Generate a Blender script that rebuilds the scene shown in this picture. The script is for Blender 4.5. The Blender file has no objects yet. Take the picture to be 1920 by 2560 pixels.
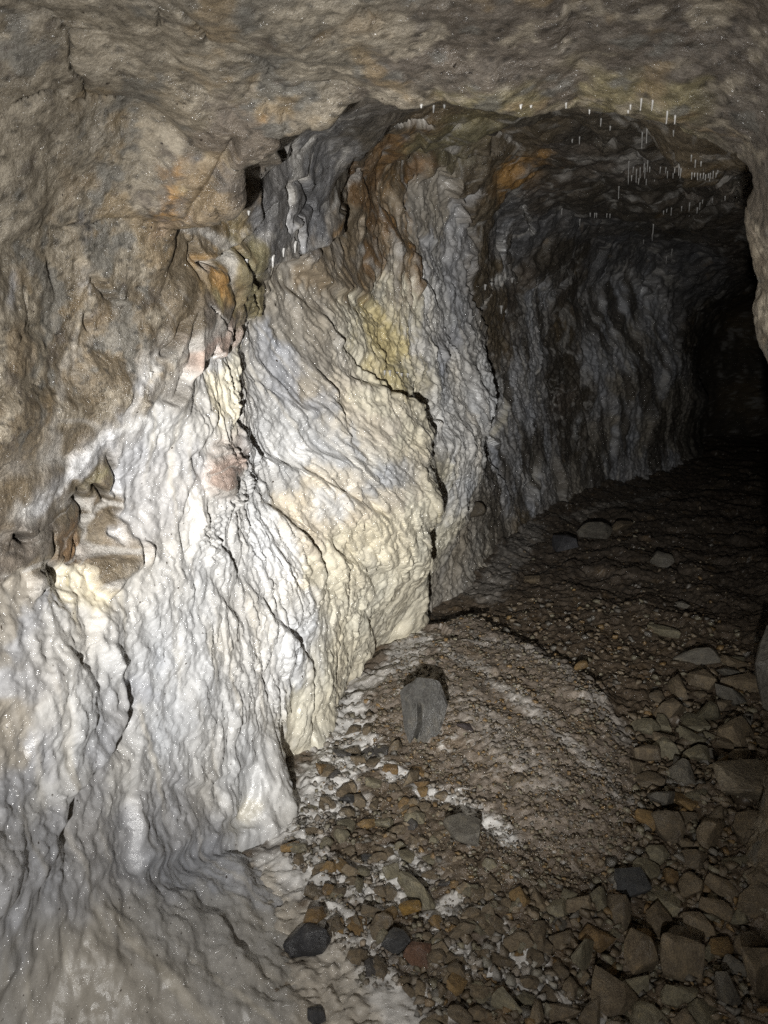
import bpy, bmesh, math, random
import numpy as np
from mathutils import Vector, Matrix

# ---------------------------------------------------------------- camera, world, lamp, exposure
scene = bpy.context.scene
CAM = np.array([0.0, 0.0, 1.35]); YAW = math.radians(27); PITCH = math.radians(11)
FPX = 1923.0                                   # focal length in pixels of the 1920 x 2560 photograph
cam_d = bpy.data.cameras.new('camera'); cam = bpy.data.objects.new('camera', cam_d)
scene.collection.objects.link(cam); scene.camera = cam
cam.location = CAM; cam.rotation_euler = (math.pi/2 - PITCH, 0, YAW)
cam_d.sensor_fit = 'VERTICAL'; cam_d.sensor_height = 36.0; cam_d.lens = 36.0*FPX/2560
cam_d.clip_start = 0.02; cam_d.clip_end = 100
cam_d.dof.use_dof = True; cam_d.dof.focus_distance = 3.1; cam_d.dof.aperture_fstop = 9.0

world = bpy.data.worlds.new('World'); scene.world = world; world.use_nodes = True
world.node_tree.nodes['Background'].inputs[0].default_value = (0.5, 0.55, 0.7, 1)
world.node_tree.nodes['Background'].inputs[1].default_value = 0.0      # underground: no sky light

def ray(px, py):
    dx = (px-960)/FPX; dy = (1280-py)/FPX
    h = math.cos(PITCH)+dy*math.sin(PITCH); v = -math.sin(PITCH)+dy*math.cos(PITCH)
    return np.array([-h*math.sin(YAW)+dx*math.cos(YAW), h*math.cos(YAW)+dx*math.sin(YAW), v])

def lamp(name, loc, aim, watts, size, blend, radius, col):
    l = bpy.data.lights.new(name, 'SPOT'); l.energy = watts; l.spot_size = math.radians(size); l.spot_blend = blend
    l.shadow_soft_size = radius; l.color = col
    o = bpy.data.objects.new(name, l); scene.collection.objects.link(o)
    o.location = loc; o.rotation_euler = (Vector(aim)-Vector(loc)).to_track_quat('-Z', 'Y').to_euler()
    return o
# the photographer's torch, held low at the left of the camera: a soft beam and its wide spill
TORCH = (0.06, -0.42, 1.13)
aim = CAM+ray(1030, 1200)*2.2
lamp('torch_beam', TORCH, aim, 440, 57, 1.0, 0.015, (1.0, 0.99, 0.96))
aim2 = CAM+ray(560, 850)*2.2
lamp('torch_spill', TORCH, aim2, 130, 120, 1.0, 0.015, (1.0, 0.985, 0.955))
scene.view_settings.view_transform = 'Standard'; scene.view_settings.look = 'None'
scene.view_settings.exposure = 0.22; scene.view_settings.gamma = 1.0
scene.cycles.max_bounces = 4; scene.cycles.diffuse_bounces = 2; scene.cycles.glossy_bounces = 2
scene.cycles.sample_clamp_indirect = 1.0; scene.cycles.caustics_reflective = False; scene.cycles.blur_glossy = 1.0; scene.cycles.use_denoising = False

import time
T0 = time.time()
def clock(): return round(time.time()-T0, 1)
rng = np.random.default_rng(7); random.seed(7)

# ---------------------------------------------------------------- numpy noise
def hsh(ix, iy, iz=0, seed=0):
    """integer lattice hash, 32 bits"""
    with np.errstate(over='ignore'):
        h = ix.astype(np.int32).view(np.uint32)*np.uint32(374761393)+iy.astype(np.int32).view(np.uint32)*np.uint32(668265263)+np.uint32((seed*1274126177) & 0xffffffff)
        if not np.isscalar(iz): h = h+iz.astype(np.int32).view(np.uint32)*np.uint32(1442695041)
        h = (h ^ (h >> np.uint32(13)))*np.uint32(1274126177)
        h = (h ^ (h >> np.uint32(16)))*np.uint32(2246822519)
        return h ^ (h >> np.uint32(15))
def rnd(ix, iy, seed=0): return (hsh(ix, iy, 0, seed) & 0xffff).astype(np.float32)/65535.0
def vnoise(x, y, z, seed=0):
    """gradient noise in 3-D, about -1..1"""
    x = x.astype(np.float32); y = y.astype(np.float32); z = z.astype(np.float32)
    x0 = np.floor(x); y0 = np.floor(y); z0 = np.floor(z)
    fx = (x-x0).astype(np.float32); fy = (y-y0).astype(np.float32); fz = (z-z0).astype(np.float32)
    ix = x0.astype(np.int32); iy = y0.astype(np.int32); iz = z0.astype(np.int32)
    u = fx*fx*fx*(fx*(fx*6-15)+10); v = fy*fy*fy*(fy*(fy*6-15)+10); w = fz*fz*fz*(fz*(fz*6-15)+10)
    out = np.zeros(x.shape, np.float32)
    for a in (0, 1):
        for b in (0, 1):
            for c in (0, 1):
                h = hsh(ix+a, iy+b, iz+c, seed)
                gx = (h & 1023).astype(np.float32)/511.5-1; gy = ((h >> 10) & 1023).astype(np.float32)/511.5-1; gz = ((h >> 20) & 1023).astype(np.float32)/511.5-1
                out += (u if a else 1-u)*(v if b else 1-v)*(w if c else 1-w)*(gx*(fx-a)+gy*(fy-b)+gz*(fz-c))
    return out*1.35
def fbm(P, freq, octs, seed=0, gain=0.5, sc=(1, 1, 1)):
    out = np.zeros(P.shape[:-1], np.float32); a = 1.0
    for o in range(octs):
        out += a*vnoise(P[..., 0]*freq*sc[0], P[..., 1]*freq*sc[1], P[..., 2]*freq*sc[2], seed+o*17)
        a *= gain; freq *= 2.03
    return out
def lobes(x, y, seed=0, jit=0.9):
    """rounded cells with crisp creases between them (0 in the crease, 1 on top) and a random value per cell"""
    x = x.astype(np.float32); y = y.astype(np.float32)
    x0 = np.floor(x).astype(np.int32); y0 = np.floor(y).astype(np.int32)
    f1 = np.full(x.shape, 9., np.float32); f2 = f1.copy(); rv = np.zeros(x.shape, np.float32)
    for a in (-1, 0, 1):
        for b in (-1, 0, 1):
            cx = x0+a; cy = y0+b; h = hsh(cx, cy, 0, seed)
            jx = cx+0.5+jit*((h & 1023).astype(np.float32)/1023-0.5); jy = cy+0.5+jit*(((h >> 10) & 1023).astype(np.float32)/1023-0.5)
            d = ((x-jx)**2+(y-jy)**2).astype(np.float32)
            n = d < f1
            f2 = np.where(n, f1, np.minimum(f2, d)); f1 = np.where(n, d, f1); rv = np.where(n, ((h >> 20) & 1023).astype(np.float32)/1023, rv)
    f1 = np.sqrt(f1); f2 = np.sqrt(f2)
    return f1, f2, rv
def facets(x, y, seed=0, rim=False):
    """broken rock: every cell a flat face with its own tilt and height; rim=True also gives nearness to an edge"""
    x = x.astype(np.float32); y = y.astype(np.float32)
    x0 = np.floor(x).astype(np.int32); y0 = np.floor(y).astype(np.int32)
    best = np.full(x.shape, -9., np.float32); sec = best.copy()
    for a in (-1, 0, 1):
        for b in (-1, 0, 1):
            cx = x0+a; cy = y0+b; h = hsh(cx, cy, 0, seed); g = hsh(cx, cy, 0, seed+91)
            dx = x-(cx+(h & 1023).astype(np.float32)/1023); dy = y-(cy+((h >> 10) & 1023).astype(np.float32)/1023)
            val = ((h >> 20) & 1023).astype(np.float32)/1023*0.75+dx*((g & 1023).astype(np.float32)/511.5-1)*0.8+dy*(((g >> 10) & 1023).astype(np.float32)/511.5-1)*0.8-.85*(dx*dx+dy*dy)
            n = val > best
            if rim: sec = np.where(n, best, np.maximum(sec, val))
            best = np.where(n, val, best)
    return (best, best-sec) if rim else best
def sstep(a, b, x):
    t = np.clip((x-a)/(b-a), 0, 1); return t*t*(3-2*t)

# ---------------------------------------------------------------- base shape of the passage: a tube round an axis along +Y
AZ = 0.95
def axis_x(y): return -0.75+0.03*np.maximum(0, y-6.5)**2
def s_of(y): return 4*np.log(1+(np.maximum(y, -1.7)+1.8)/1.2)
def pt(px, py, mode, v):
    r = ray(px, py)
    if mode == 'x': t = (v-CAM[0])/r[0]
    elif mode == 'z': t = (v-CAM[2])/r[2]
    else: t = v/math.hypot(r[0], r[1])
    return CAM+r*t
def yth(p):
    dx = -(p[0]-axis_x(p[1])); dz = p[2]-AZ
    return p[1], math.atan2(dz, dx) % (2*math.pi) if math.atan2(dz, dx) < -1.95 else math.atan2(dz, dx), math.hypot(dx, dz)

common = [  # on the left wall, foreground to far end
 (0,700,'x',-1.24),(0,1000,'x',-1.26),(0,1280,'x',-1.27),(0,1600,'x',-1.24),(0,1900,'x',-1.20),(0,2250,'x',-1.10),
 (200,800,'x',-1.31),(120,1100,'x',-1.30),(100,1350,'x',-1.33),(180,1330,'x',-1.385),(230,1250,'x',-1.385),(330,1000,'x',-1.31),(300,900,'x',-1.31),
 (140,1720,'x',-1.205),(230,1800,'x',-1.215),(300,1800,'x',-1.30),(130,2050,'x',-1.20),
 (430,1150,'x',-1.34),(380,1350,'x',-1.345),(400,1600,'x',-1.315),(480,1800,'x',-1.29),(420,2000,'x',-1.275),(450,700,'x',-1.35),(430,850,'x',-1.33),
 (530,700,'x',-1.36),(500,900,'x',-1.37),(540,1050,'x',-1.37),(560,1210,'x',-1.36),(520,1350,'x',-1.36),
 (600,780,'x',-1.50),(620,1000,'x',-1.48),(600,1180,'x',-1.46),(640,1350,'x',-1.40),
 (600,1550,'x',-1.345),(650,1800,'x',-1.30),(600,2050,'x',-1.27),(700,1950,'x',-1.28),(720,2050,'x',-1.21),
 (700,720,'x',-1.54),(780,900,'x',-1.50),(720,1150,'x',-1.47),(800,1250,'x',-1.42),(800,1400,'x',-1.40),(760,1600,'x',-1.38),(800,1780,'x',-1.38),
 (880,1000,'x',-1.46),(900,1250,'x',-1.385),(930,1450,'x',-1.41),(900,1620,'x',-1.52),(970,1030,'x',-1.41),(1000,1080,'x',-1.375),(1050,1150,'x',-1.34),(1080,1200,'x',-1.32),(1090,1260,'x',-1.31),(1050,1400,'x',-1.36),(1030,1470,'x',-1.41),(1040,1540,'x',-1.47),(970,1350,'x',-1.37),
 (950,850,'x',-1.62),(1040,800,'x',-1.64),(1060,960,'x',-1.58),(1120,900,'x',-1.66),(1080,650,'x',-1.68),(1100,520,'x',-1.72),(980,640,'x',-1.68),(870,650,'x',-1.62),(930,470,'x',-1.72),
 (1125,1080,'x',-1.50),(1150,1180,'x',-1.50),(1125,1300,'x',-1.54),(1190,1000,'x',-1.58),(1245,1000,'x',-1.52),(1205,1150,'x',-1.58),(1180,1300,'x',-1.66),(1120,1430,'x',-1.62),(1175,820,'x',-1.66),
 (1310,900,'x',-1.86),(1300,1080,'x',-1.80),(1240,1250,'x',-1.68),(1270,1380,'x',-1.66),(1280,700,'x',-1.86),(1230,600,'x',-1.84),
 (1380,1000,'x',-1.86),(1400,1250,'x',-1.70),(1420,800,'x',-1.86),(1450,600,'x',-1.82),
 (1500,900,'x',-1.66),(1550,1080,'x',-1.56),(1500,1200,'x',-1.60),(1600,800,'x',-1.48),(1640,1050,'x',-1.30),(1640,1200,'x',-1.24),(1700,900,'x',-1.12),(1700,1170,'x',-1.08),(1700,700,'x',-1.15),(1600,620,'x',-1.5),
 (1770,1000,'d',12),(1770,1160,'d',12),(1775,800,'d',12),(1835,1000,'d',15.5),(1835,1150,'d',15.5),(1835,800,'d',15.5),
 # foot of the wall, just under the rubble
 (770,1900,'z',-0.05),(920,1650,'z',-0.05),(1065,1570,'z',-0.08),(1180,1500,'z',-0.05),(1290,1400,'z',-0.05),(1420,1290,'z',-0.05),(1640,1210,'z',-0.05),
 # apron
 (0,2560,'z',0.16),(300,2400,'z',0.16),(150,2250,'x',-1.17),(500,2300,'z',0.10),(600,2180,'z',0.06),(620,2350,'z',0.045),(700,2500,'z',0.03),(850,2560,'z',-0.015),(740,2250,'z',-0.03),(300,2200,'x',-1.19),
 (470,2150,'x',-1.23),(900,2400,'z',-0.10),(1000,2560,'z',-0.12),
]
near_only = [
 (0,0,'x',-1.02),(0,300,'x',-1.14),(200,400,'x',-1.22),(150,600,'x',-1.26),(350,300,'x',-1.12),(250,100,'x',-0.99),(400,550,'x',-1.22),(520,520,'x',-1.10),(600,420,'x',-1.02),(480,300,'x',-1.0),
 (500,0,'z',1.85),(700,250,'z',1.82),(720,310,'z',1.79),(960,0,'z',1.87),(900,200,'z',1.85),(1050,255,'z',1.825),(1300,235,'z',1.835),(1500,225,'z',1.84),(1400,80,'z',1.86),(1700,100,'z',1.85),(1900,50,'z',1.84),(1650,240,'z',1.82),
 (1760,280,'d',1.75),(1860,360,'d',1.72),(1905,480,'d',1.75),(1922,650,'d',1.85),(1940,850,'d',1.95),(1965,1100,'d',2.1),(1970,1400,'d',2.3),(1960,1600,'d',2.5),
]
beyond_only = [
 (600,380,'x',-1.22),(490,600,'x',-1.33),(680,400,'x',-1.32),
 (560,560,'x',-1.34),(640,620,'x',-1.40),(720,600,'x',-1.42),(640,450,'x',-1.30),(720,480,'x',-1.37),(760,350,'x',-1.36),(850,420,'x',-1.50),(900,320,'x',-1.52),(820,560,'x',-1.50),
 (1000,350,'x',-1.70),(1120,330,'d',3.6),(1250,330,'d',4.1),(1200,450,'d',4.5),(1350,420,'d',4.8),(1350,330,'d',4.3),(1500,330,'d',4.3),(1500,430,'d',5.3),(1640,300,'d',3.6),(1600,380,'d',4.4),(1720,350,'d',3.3),(1760,420,'d',3.6),(1650,440,'d',5.2),(1800,450,'d',4.6),
 (1650,520,'d',6.0),(1750,540,'d',6.3),(1400,520,'d',6.2),(1560,540,'d',7.0),(1800,560,'d',7.0),(1780,620,'d',9.0),
]
extra_near = [(-1.6,-1.25,1.0),(-1.6,0.5,1.0),(-1.6,-0.5,1.95),(-1.6,-1.1,0.1),(-1.6,0.4,0.1),(-0.3,-1.22,1.0),(-0.3,-1.05,1.75),(-0.3,-0.4,1.93),(-0.3,0.35,1.75),(-0.3,0.48,1.2),(-0.3,0.45,0.2),(-0.3,-1.15,0.15),
              (0.6,0.36,1.2),(0.6,0.33,1.55),(0.6,0.40,0.2),(0.6,0.0,1.83),(0.6,-1.2,1.0),(0.6,-1.12,0.2),(1.3,0.22,1.1),(1.3,0.25,0.1),(1.3,0.13,1.55),(2.2,0.1,0.1)]
under = [(y, x, -0.32) for y in (1.9, 2.6, 3.4, 4.4, 5.6, 7.0, 8.5) for x in (-1.45, -1.1, -0.6, -0.1)]+[(1.6, -0.5, -.2), (1.6, 0, -.25), (1.0, -.3, -.2), (1.0, .2, -.2), (.3, -.5, -.1)]
extra_beyond = under+[(2.6,0.25,1.9),(2.6,0.3,0.9),(2.6,0.3,0.1),(4,0.5,1.0),(4,0.35,2.2),(4,0.5,0),(6.5,0.6,1),(6.5,0.5,2.2),(6.5,0.6,0),(9,.9,1),(9,.8,2.2),(9,.9,0),(13,2.0,1),(13,1.9,2.2),(13,2.0,0),(17,4.2,1),(17,4.0,2.2),(17,4.2,0),(17,1.2,1),(17,1.2,2.2),(17,1.2,0),(17,2.4,2.6),(13,.5,2.6),
                (3.2,-0.6,2.35),(6,-0.6,2.5),(9,-0.4,2.5),(2.4,-0.6,2.2),(2.3,-1.0,2.15)]
def build(pts, ex):
    out = []
    for p in pts: out.append(yth(pt(*p)))
    for (y, x, z) in ((3.10,-1.45,1.2),(3.2,-1.44,1.08),(3.3,-1.46,.95),(3.3,-1.47,.72),(3.42,-1.64,.45),(3.3,-1.58,1.15),(4.85,-1.80,1.1),(4.8,-1.78,.8)): out.append(yth(np.array([x, y, z])))
    for (y, x, z) in ex: out.append(yth(np.array([x, y, z])))
    return np.array(out)
def fit(A):
    s = s_of(A[:, 0]); th = A[:, 1]
    D = np.sqrt((s[:, None]-s)**2+(th[:, None]-th)**2+0.006)
    n = len(A); M = np.zeros((n+1, n+1)); M[:n, :n] = -D+np.eye(n)*0.004; M[:n, n] = 1; M[n, :n] = 1
    w = np.linalg.solve(M, np.append(A[:, 2], 0))
    return s, th, w
FN = fit(build(common+near_only, extra_near+under+[e for e in extra_beyond if e[0] > 3.5 and e[2] > -.3])); FB = fit(build(common+beyond_only, extra_near+extra_beyond))
def ev(f, y, th):
    s = s_of(y); out = np.full(y.shape, f[2][-1], np.float64)
    for i in range(len(f[0])): out -= f[2][i]*np.sqrt((s-f[0][i])**2+(th-f[1][i])**2+0.006)
    return out
def ev_grid(f, mask):
    """the same on the nodes of the big grid that need it"""
    s = s_of(Yg[mask]).astype(np.float32); th = Tg[mask].astype(np.float32); out = np.full(s.shape, f[2][-1], np.float32)
    for i in range(len(f[0])):
        a = s-np.float32(f[0][i]); a *= a; b = th-np.float32(f[1][i]); b *= b; a += b; a += np.float32(.006); np.sqrt(a, out=a); a *= np.float32(f[2][i]); out -= a
    return out
LIPPIX = [(430,622,'x',-1.26),(520,545,'x',-1.15),(610,430,'x',-1.04),(690,335,'z',1.79),(850,285,'z',1.80),(1050,265,'z',1.825),(1240,262,'z',1.83),(1500,245,'z',1.84),(1640,262,'z',1.82),(1745,300,'d',1.78),(1835,380,'d',1.74),(1880,490,'d',1.76),(1900,650,'d',1.88),(1925,850,'d',1.98),(1950,1100,'d',2.15),(1950,1400,'d',2.4),(1940,1600,'d',2.6)]
LIP = np.array(sorted([yth(pt(*p))[:2][::-1] for p in LIPPIX]))
def lipmask(y, th, wob=0):
    yl = np.interp(th, LIP[:, 0], LIP[:, 1])+wob
    return sstep(-0.01, 0.07, y-yl)
def Rbase(y, th, wob=0):
    m = lipmask(y, th, wob)
    return ev(FN, y, th)*(1-m)+ev(FB, y, th)*m
def hit(px, py):
    """where a sight line through the photograph meets the bare shape of the passage"""
    r = ray(px, py); t = np.concatenate([np.linspace(0.5, 4, 260), np.linspace(4.02, 18, 320)])
    p = CAM+t[:, None]*r
    dx = -(p[:, 0]-axis_x(p[:, 1])); dz = p[:, 2]-AZ
    th = np.arctan2(dz, dx); th = np.where(th < -1.95, th+2*math.pi, th)
    g = np.hypot(dx, dz)-Rbase(p[:, 1], th)
    k = np.where(g > 0)[0]
    if len(k) == 0: return p[-1]
    k = k[0]
    if k == 0: return p[0]
    a = g[k-1]/(g[k-1]-g[k])
    return p[k-1]*(1-a)+p[k]*a

# ---------------------------------------------------------------- the wall grid
ys = [-1.6]
while ys[-1] < 16.9:
    y = ys[-1]
    ys.append(y+(0.06 if y < 0.2 else 0.0042 if y < 1.6 else min(0.0042+0.0013*(y-1.6), 0.018) if y < 11 else .06))
ys = np.array(ys)
ths = [-1.90]
while ths[-1] < 4.3:
    t = ths[-1]
    ths.append(t+(0.0095 if t < -0.95 else 0.0041 if t < 0.95 else 0.0062 if t < 2.6 else 0.011))
ths = np.array(ths)
Yg, Tg = np.meshgrid(ys, ths, indexing='ij')
pre = np.stack([np.cos(Tg)*1.0, Yg, np.sin(Tg)*1.0], -1)
wob = 0.065*fbm(pre, 3.2, 4, 5)+0.07*(facets(Tg*4.5, Yg*2, 3)-.4)+0.03*(facets(Tg*13, Yg*5, 4)-.4)-0.01
BEY = lipmask(Yg, Tg, wob*sstep(0.3, 0.7, Tg))
R = np.zeros(Yg.shape)
m = BEY < 1; R[m] += ev_grid(FN, m)*(1-BEY[m]); m = BEY > 0; R[m] += ev_grid(FB, m)*BEY[m]
P0 = np.stack([axis_x(Yg)-R*np.cos(Tg), Yg, AZ+R*np.sin(Tg)], -1)
def normals(P):
    a = np.gradient(P, axis=0); b = np.gradient(P, axis=1)
    n = np.cross(a, b); n /= np.linalg.norm(n, axis=-1, keepdims=True)+1e-9
    return n
N0 = normals(P0)
# inward
cen = np.stack([axis_x(Yg), Yg, np.full_like(Yg, AZ)], -1)
if ((cen-P0)*N0).sum(-1).mean() < 0: N0 = -N0
print('grid', P0.shape, clock())

# ---------------------------------------------------------------- colours of the rock, by place
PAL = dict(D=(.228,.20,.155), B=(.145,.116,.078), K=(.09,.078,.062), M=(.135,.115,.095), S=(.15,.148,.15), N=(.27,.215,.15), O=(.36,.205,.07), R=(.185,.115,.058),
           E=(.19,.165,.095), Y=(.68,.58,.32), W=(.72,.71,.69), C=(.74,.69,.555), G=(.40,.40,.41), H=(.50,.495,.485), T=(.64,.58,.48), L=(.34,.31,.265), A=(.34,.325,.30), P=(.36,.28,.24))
FLOWY = dict(N=.55, A=.9, Y=1, W=1, C=1, G=.8, H=.9, T=.95, L=.7)
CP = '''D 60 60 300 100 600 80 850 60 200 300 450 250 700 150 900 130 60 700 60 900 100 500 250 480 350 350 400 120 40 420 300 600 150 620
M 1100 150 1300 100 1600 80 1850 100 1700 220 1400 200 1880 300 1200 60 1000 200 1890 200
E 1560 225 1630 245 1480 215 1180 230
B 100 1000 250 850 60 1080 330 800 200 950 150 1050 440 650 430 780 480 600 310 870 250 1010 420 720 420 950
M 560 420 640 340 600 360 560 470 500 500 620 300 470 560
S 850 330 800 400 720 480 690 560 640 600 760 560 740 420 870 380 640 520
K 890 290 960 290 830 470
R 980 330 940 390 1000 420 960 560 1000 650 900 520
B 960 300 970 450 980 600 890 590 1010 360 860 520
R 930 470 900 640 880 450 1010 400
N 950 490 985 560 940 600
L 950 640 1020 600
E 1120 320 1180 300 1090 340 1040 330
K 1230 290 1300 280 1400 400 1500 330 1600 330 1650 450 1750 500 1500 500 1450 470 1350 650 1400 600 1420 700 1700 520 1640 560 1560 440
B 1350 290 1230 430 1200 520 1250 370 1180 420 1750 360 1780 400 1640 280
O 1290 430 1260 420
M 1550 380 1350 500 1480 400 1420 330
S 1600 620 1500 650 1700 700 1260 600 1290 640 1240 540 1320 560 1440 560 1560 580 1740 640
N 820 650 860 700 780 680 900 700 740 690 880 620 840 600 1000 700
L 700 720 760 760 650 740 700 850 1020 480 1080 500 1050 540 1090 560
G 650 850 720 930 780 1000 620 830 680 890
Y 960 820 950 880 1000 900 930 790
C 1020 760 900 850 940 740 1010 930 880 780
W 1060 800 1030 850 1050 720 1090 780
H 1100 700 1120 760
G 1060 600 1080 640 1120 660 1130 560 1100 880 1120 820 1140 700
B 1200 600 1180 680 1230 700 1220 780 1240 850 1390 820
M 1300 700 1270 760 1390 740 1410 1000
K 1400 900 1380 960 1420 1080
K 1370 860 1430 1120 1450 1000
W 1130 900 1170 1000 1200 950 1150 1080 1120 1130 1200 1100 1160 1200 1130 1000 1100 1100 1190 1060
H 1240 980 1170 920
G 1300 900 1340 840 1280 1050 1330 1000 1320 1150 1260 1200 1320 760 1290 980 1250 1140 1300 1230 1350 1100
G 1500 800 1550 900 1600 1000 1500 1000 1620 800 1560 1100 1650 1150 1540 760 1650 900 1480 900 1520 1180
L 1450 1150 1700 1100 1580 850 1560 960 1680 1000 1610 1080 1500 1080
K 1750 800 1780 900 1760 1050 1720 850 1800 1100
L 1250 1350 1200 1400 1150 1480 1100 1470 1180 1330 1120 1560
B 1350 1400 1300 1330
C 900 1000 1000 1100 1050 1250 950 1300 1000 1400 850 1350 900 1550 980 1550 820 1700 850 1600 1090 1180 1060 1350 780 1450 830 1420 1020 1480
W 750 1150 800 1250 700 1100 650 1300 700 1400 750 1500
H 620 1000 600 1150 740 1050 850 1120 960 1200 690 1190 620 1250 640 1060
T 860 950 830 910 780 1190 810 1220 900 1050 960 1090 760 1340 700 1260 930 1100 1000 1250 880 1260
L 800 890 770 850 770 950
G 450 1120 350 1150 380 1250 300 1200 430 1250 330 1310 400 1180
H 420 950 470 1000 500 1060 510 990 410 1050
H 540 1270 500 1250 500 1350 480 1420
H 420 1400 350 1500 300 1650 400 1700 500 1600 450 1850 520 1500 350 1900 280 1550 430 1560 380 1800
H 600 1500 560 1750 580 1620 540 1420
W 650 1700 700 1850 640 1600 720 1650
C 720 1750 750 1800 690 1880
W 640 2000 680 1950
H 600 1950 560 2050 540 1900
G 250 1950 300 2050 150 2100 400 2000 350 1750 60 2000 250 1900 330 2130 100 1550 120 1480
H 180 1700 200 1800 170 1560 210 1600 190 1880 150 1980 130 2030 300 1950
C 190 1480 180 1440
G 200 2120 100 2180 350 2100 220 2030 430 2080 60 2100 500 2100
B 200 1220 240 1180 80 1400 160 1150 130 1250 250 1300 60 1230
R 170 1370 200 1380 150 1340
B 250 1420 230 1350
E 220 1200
L 40 1450 20 1620 40 1500 20 1550
M 60 1300 30 1380 100 1450
G 50 1700 60 1600
L 20 1800 50 1870 30 1750
G 100 1850 90 1930 40 1950
A 300 2300 150 2400 450 2300 550 2250 600 2400 700 2450 400 2500 100 2500 600 2300 250 2450 550 2500 650 2540 30 2450
G 200 2250 50 2250 650 2200 580 2190 450 2210 700 2260
L 750 2500 800 2540
O 530 690 535 670
E 520 715 545 640
E 600 720 610 760 600 680
P 490 870 520 850 500 830 540 860
M 480 780 520 790 540 770
C 560 950 545 1000 570 920
P 550 1200 560 1180
H 580 1210 590 1190 500 940 540 900
M 1880 420 1900 500 1870 600 1900 650
B 1890 720 1900 800 1905 1000 1905 1200 1910 1450'''
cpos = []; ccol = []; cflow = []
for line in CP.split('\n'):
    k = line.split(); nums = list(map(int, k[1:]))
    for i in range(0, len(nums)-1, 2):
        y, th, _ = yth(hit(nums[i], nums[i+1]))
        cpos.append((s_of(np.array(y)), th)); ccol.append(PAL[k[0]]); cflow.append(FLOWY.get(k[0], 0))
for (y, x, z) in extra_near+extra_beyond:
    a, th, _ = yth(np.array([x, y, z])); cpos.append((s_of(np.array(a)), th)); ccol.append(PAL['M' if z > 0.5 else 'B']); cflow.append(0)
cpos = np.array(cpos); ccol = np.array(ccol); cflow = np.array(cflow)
w1 = fbm(P0, 5, 4, 41)*0.075+fbm(P0, 26, 2, 46, sc=(1, 1, .12))*.030+fbm(P0, 24, 2, 44)*0.016; w2 = fbm(P0, 5, 4, 61)*0.075+fbm(P0, 26, 2, 66, sc=(1, 1, .12))*.030+fbm(P0, 24, 2, 65)*0.016
h2 = (slice(None, None, 2), slice(None, None, 2))
S = (s_of(Yg)+w1)[h2].astype(np.float32); T = (Tg+w2)[h2].astype(np.float32)
acc = np.zeros((5,)+S.shape, np.float32)
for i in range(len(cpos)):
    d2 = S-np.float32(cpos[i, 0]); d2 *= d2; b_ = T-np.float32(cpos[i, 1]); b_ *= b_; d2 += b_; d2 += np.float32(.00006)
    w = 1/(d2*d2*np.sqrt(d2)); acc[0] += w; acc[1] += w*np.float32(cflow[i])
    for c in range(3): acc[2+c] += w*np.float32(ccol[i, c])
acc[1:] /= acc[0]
def up2(A):
    B = np.repeat(np.repeat(A, 2, 0), 2, 1)[:Yg.shape[0], :Yg.shape[1]].copy()
    n = (Yg.shape[0]-1)//2; B[1:2*n:2] = .5*(B[0:2*n-1:2]+B[2:2*n+1:2])
    k = (Yg.shape[1]-1)//2; B[:, 1:2*k:2] = .5*(B[:, 0:2*k-1:2]+B[:, 2:2*k+1:2])
    return B.astype(np.float64)
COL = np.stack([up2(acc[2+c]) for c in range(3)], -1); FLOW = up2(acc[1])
print('colour done', clock())

# ---------------------------------------------------------------- meso features traced along the rock
disp = np.zeros(Yg.shape)
def line3(pix): return np.array([hit(x, y) for x, y in pix])
CRIGHT = np.array([math.cos(YAW), math.sin(YAW), 0])
def near_line(pix, reach, sub=None):
    """indices of grid points within reach (metres) of a line on the rock: distance, signed side (up positive), position 0..1"""
    L = line3(pix)
    lo = L.min(0)-reach; hi = L.max(0)+reach
    m = np.all((P0 > lo) & (P0 < hi), -1); idx = np.nonzero(m)
    if len(idx[0]) == 0: return None
    Q = P0[idx]; best = np.full(len(Q), 9.); side = np.zeros(len(Q)); pos = np.zeros(len(Q)); n = len(L)-1
    wq = np.stack([w1[idx], w2[idx]*0, w2[idx]], -1)*0.16
    Qw = Q+wq
    for i in range(n):
        a = L[i]; b = L[i+1]; ab = b-a; t = np.clip(((Qw-a)@ab)/(ab@ab+1e-9), 0, 1); c = a+t[:, None]*ab
        v = Qw-c; d = np.linalg.norm(v, axis=1); up = np.cross(N0[idx], ab/np.linalg.norm(ab)+0.)
        sg = (v*up).sum(1); k = d < best
        best[k] = d[k]; side[k] = sg[k]; pos[k] = (i+t[k])/n
    return idx, best, side, pos
def dist_at(pix): return np.mean([np.linalg.norm(hit(*p)-CAM) for p in pix])
def crack(pix, wpx=9, depth=0.02, step=0.0, dark=0.35):
    w = wpx*dist_at(pix)/FPX; res = near_line(pix, w*10)
    if res is None: return
    idx, d, sd, ps = res; taper = np.clip(np.minimum(ps, 1-ps)*7+0.25, 0, 1)
    g = np.exp(-(d/w)**2)*taper; soft = 1-.86*sstep(.3, .7, FLOW[idx]); depth = depth*soft; dark = dark*(1-.92*sstep(.3, .7, FLOW[idx]))
    disp[idx] -= depth*g
    fw_ = sstep(.3, .7, FLOW[idx])
    if step: disp[idx] += step*(1.7+.7*fw_)*np.tanh(sd/(w*(.45+1.15*fw_)))*np.exp(-np.abs(sd)/(w*(3.2+1.0*fw_)))*taper*sstep(w*9.5, w*6, d)
    COL[idx] *= (1-dark*np.exp(-(d/(w*0.8))**2)*taper)[:, None]
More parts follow.
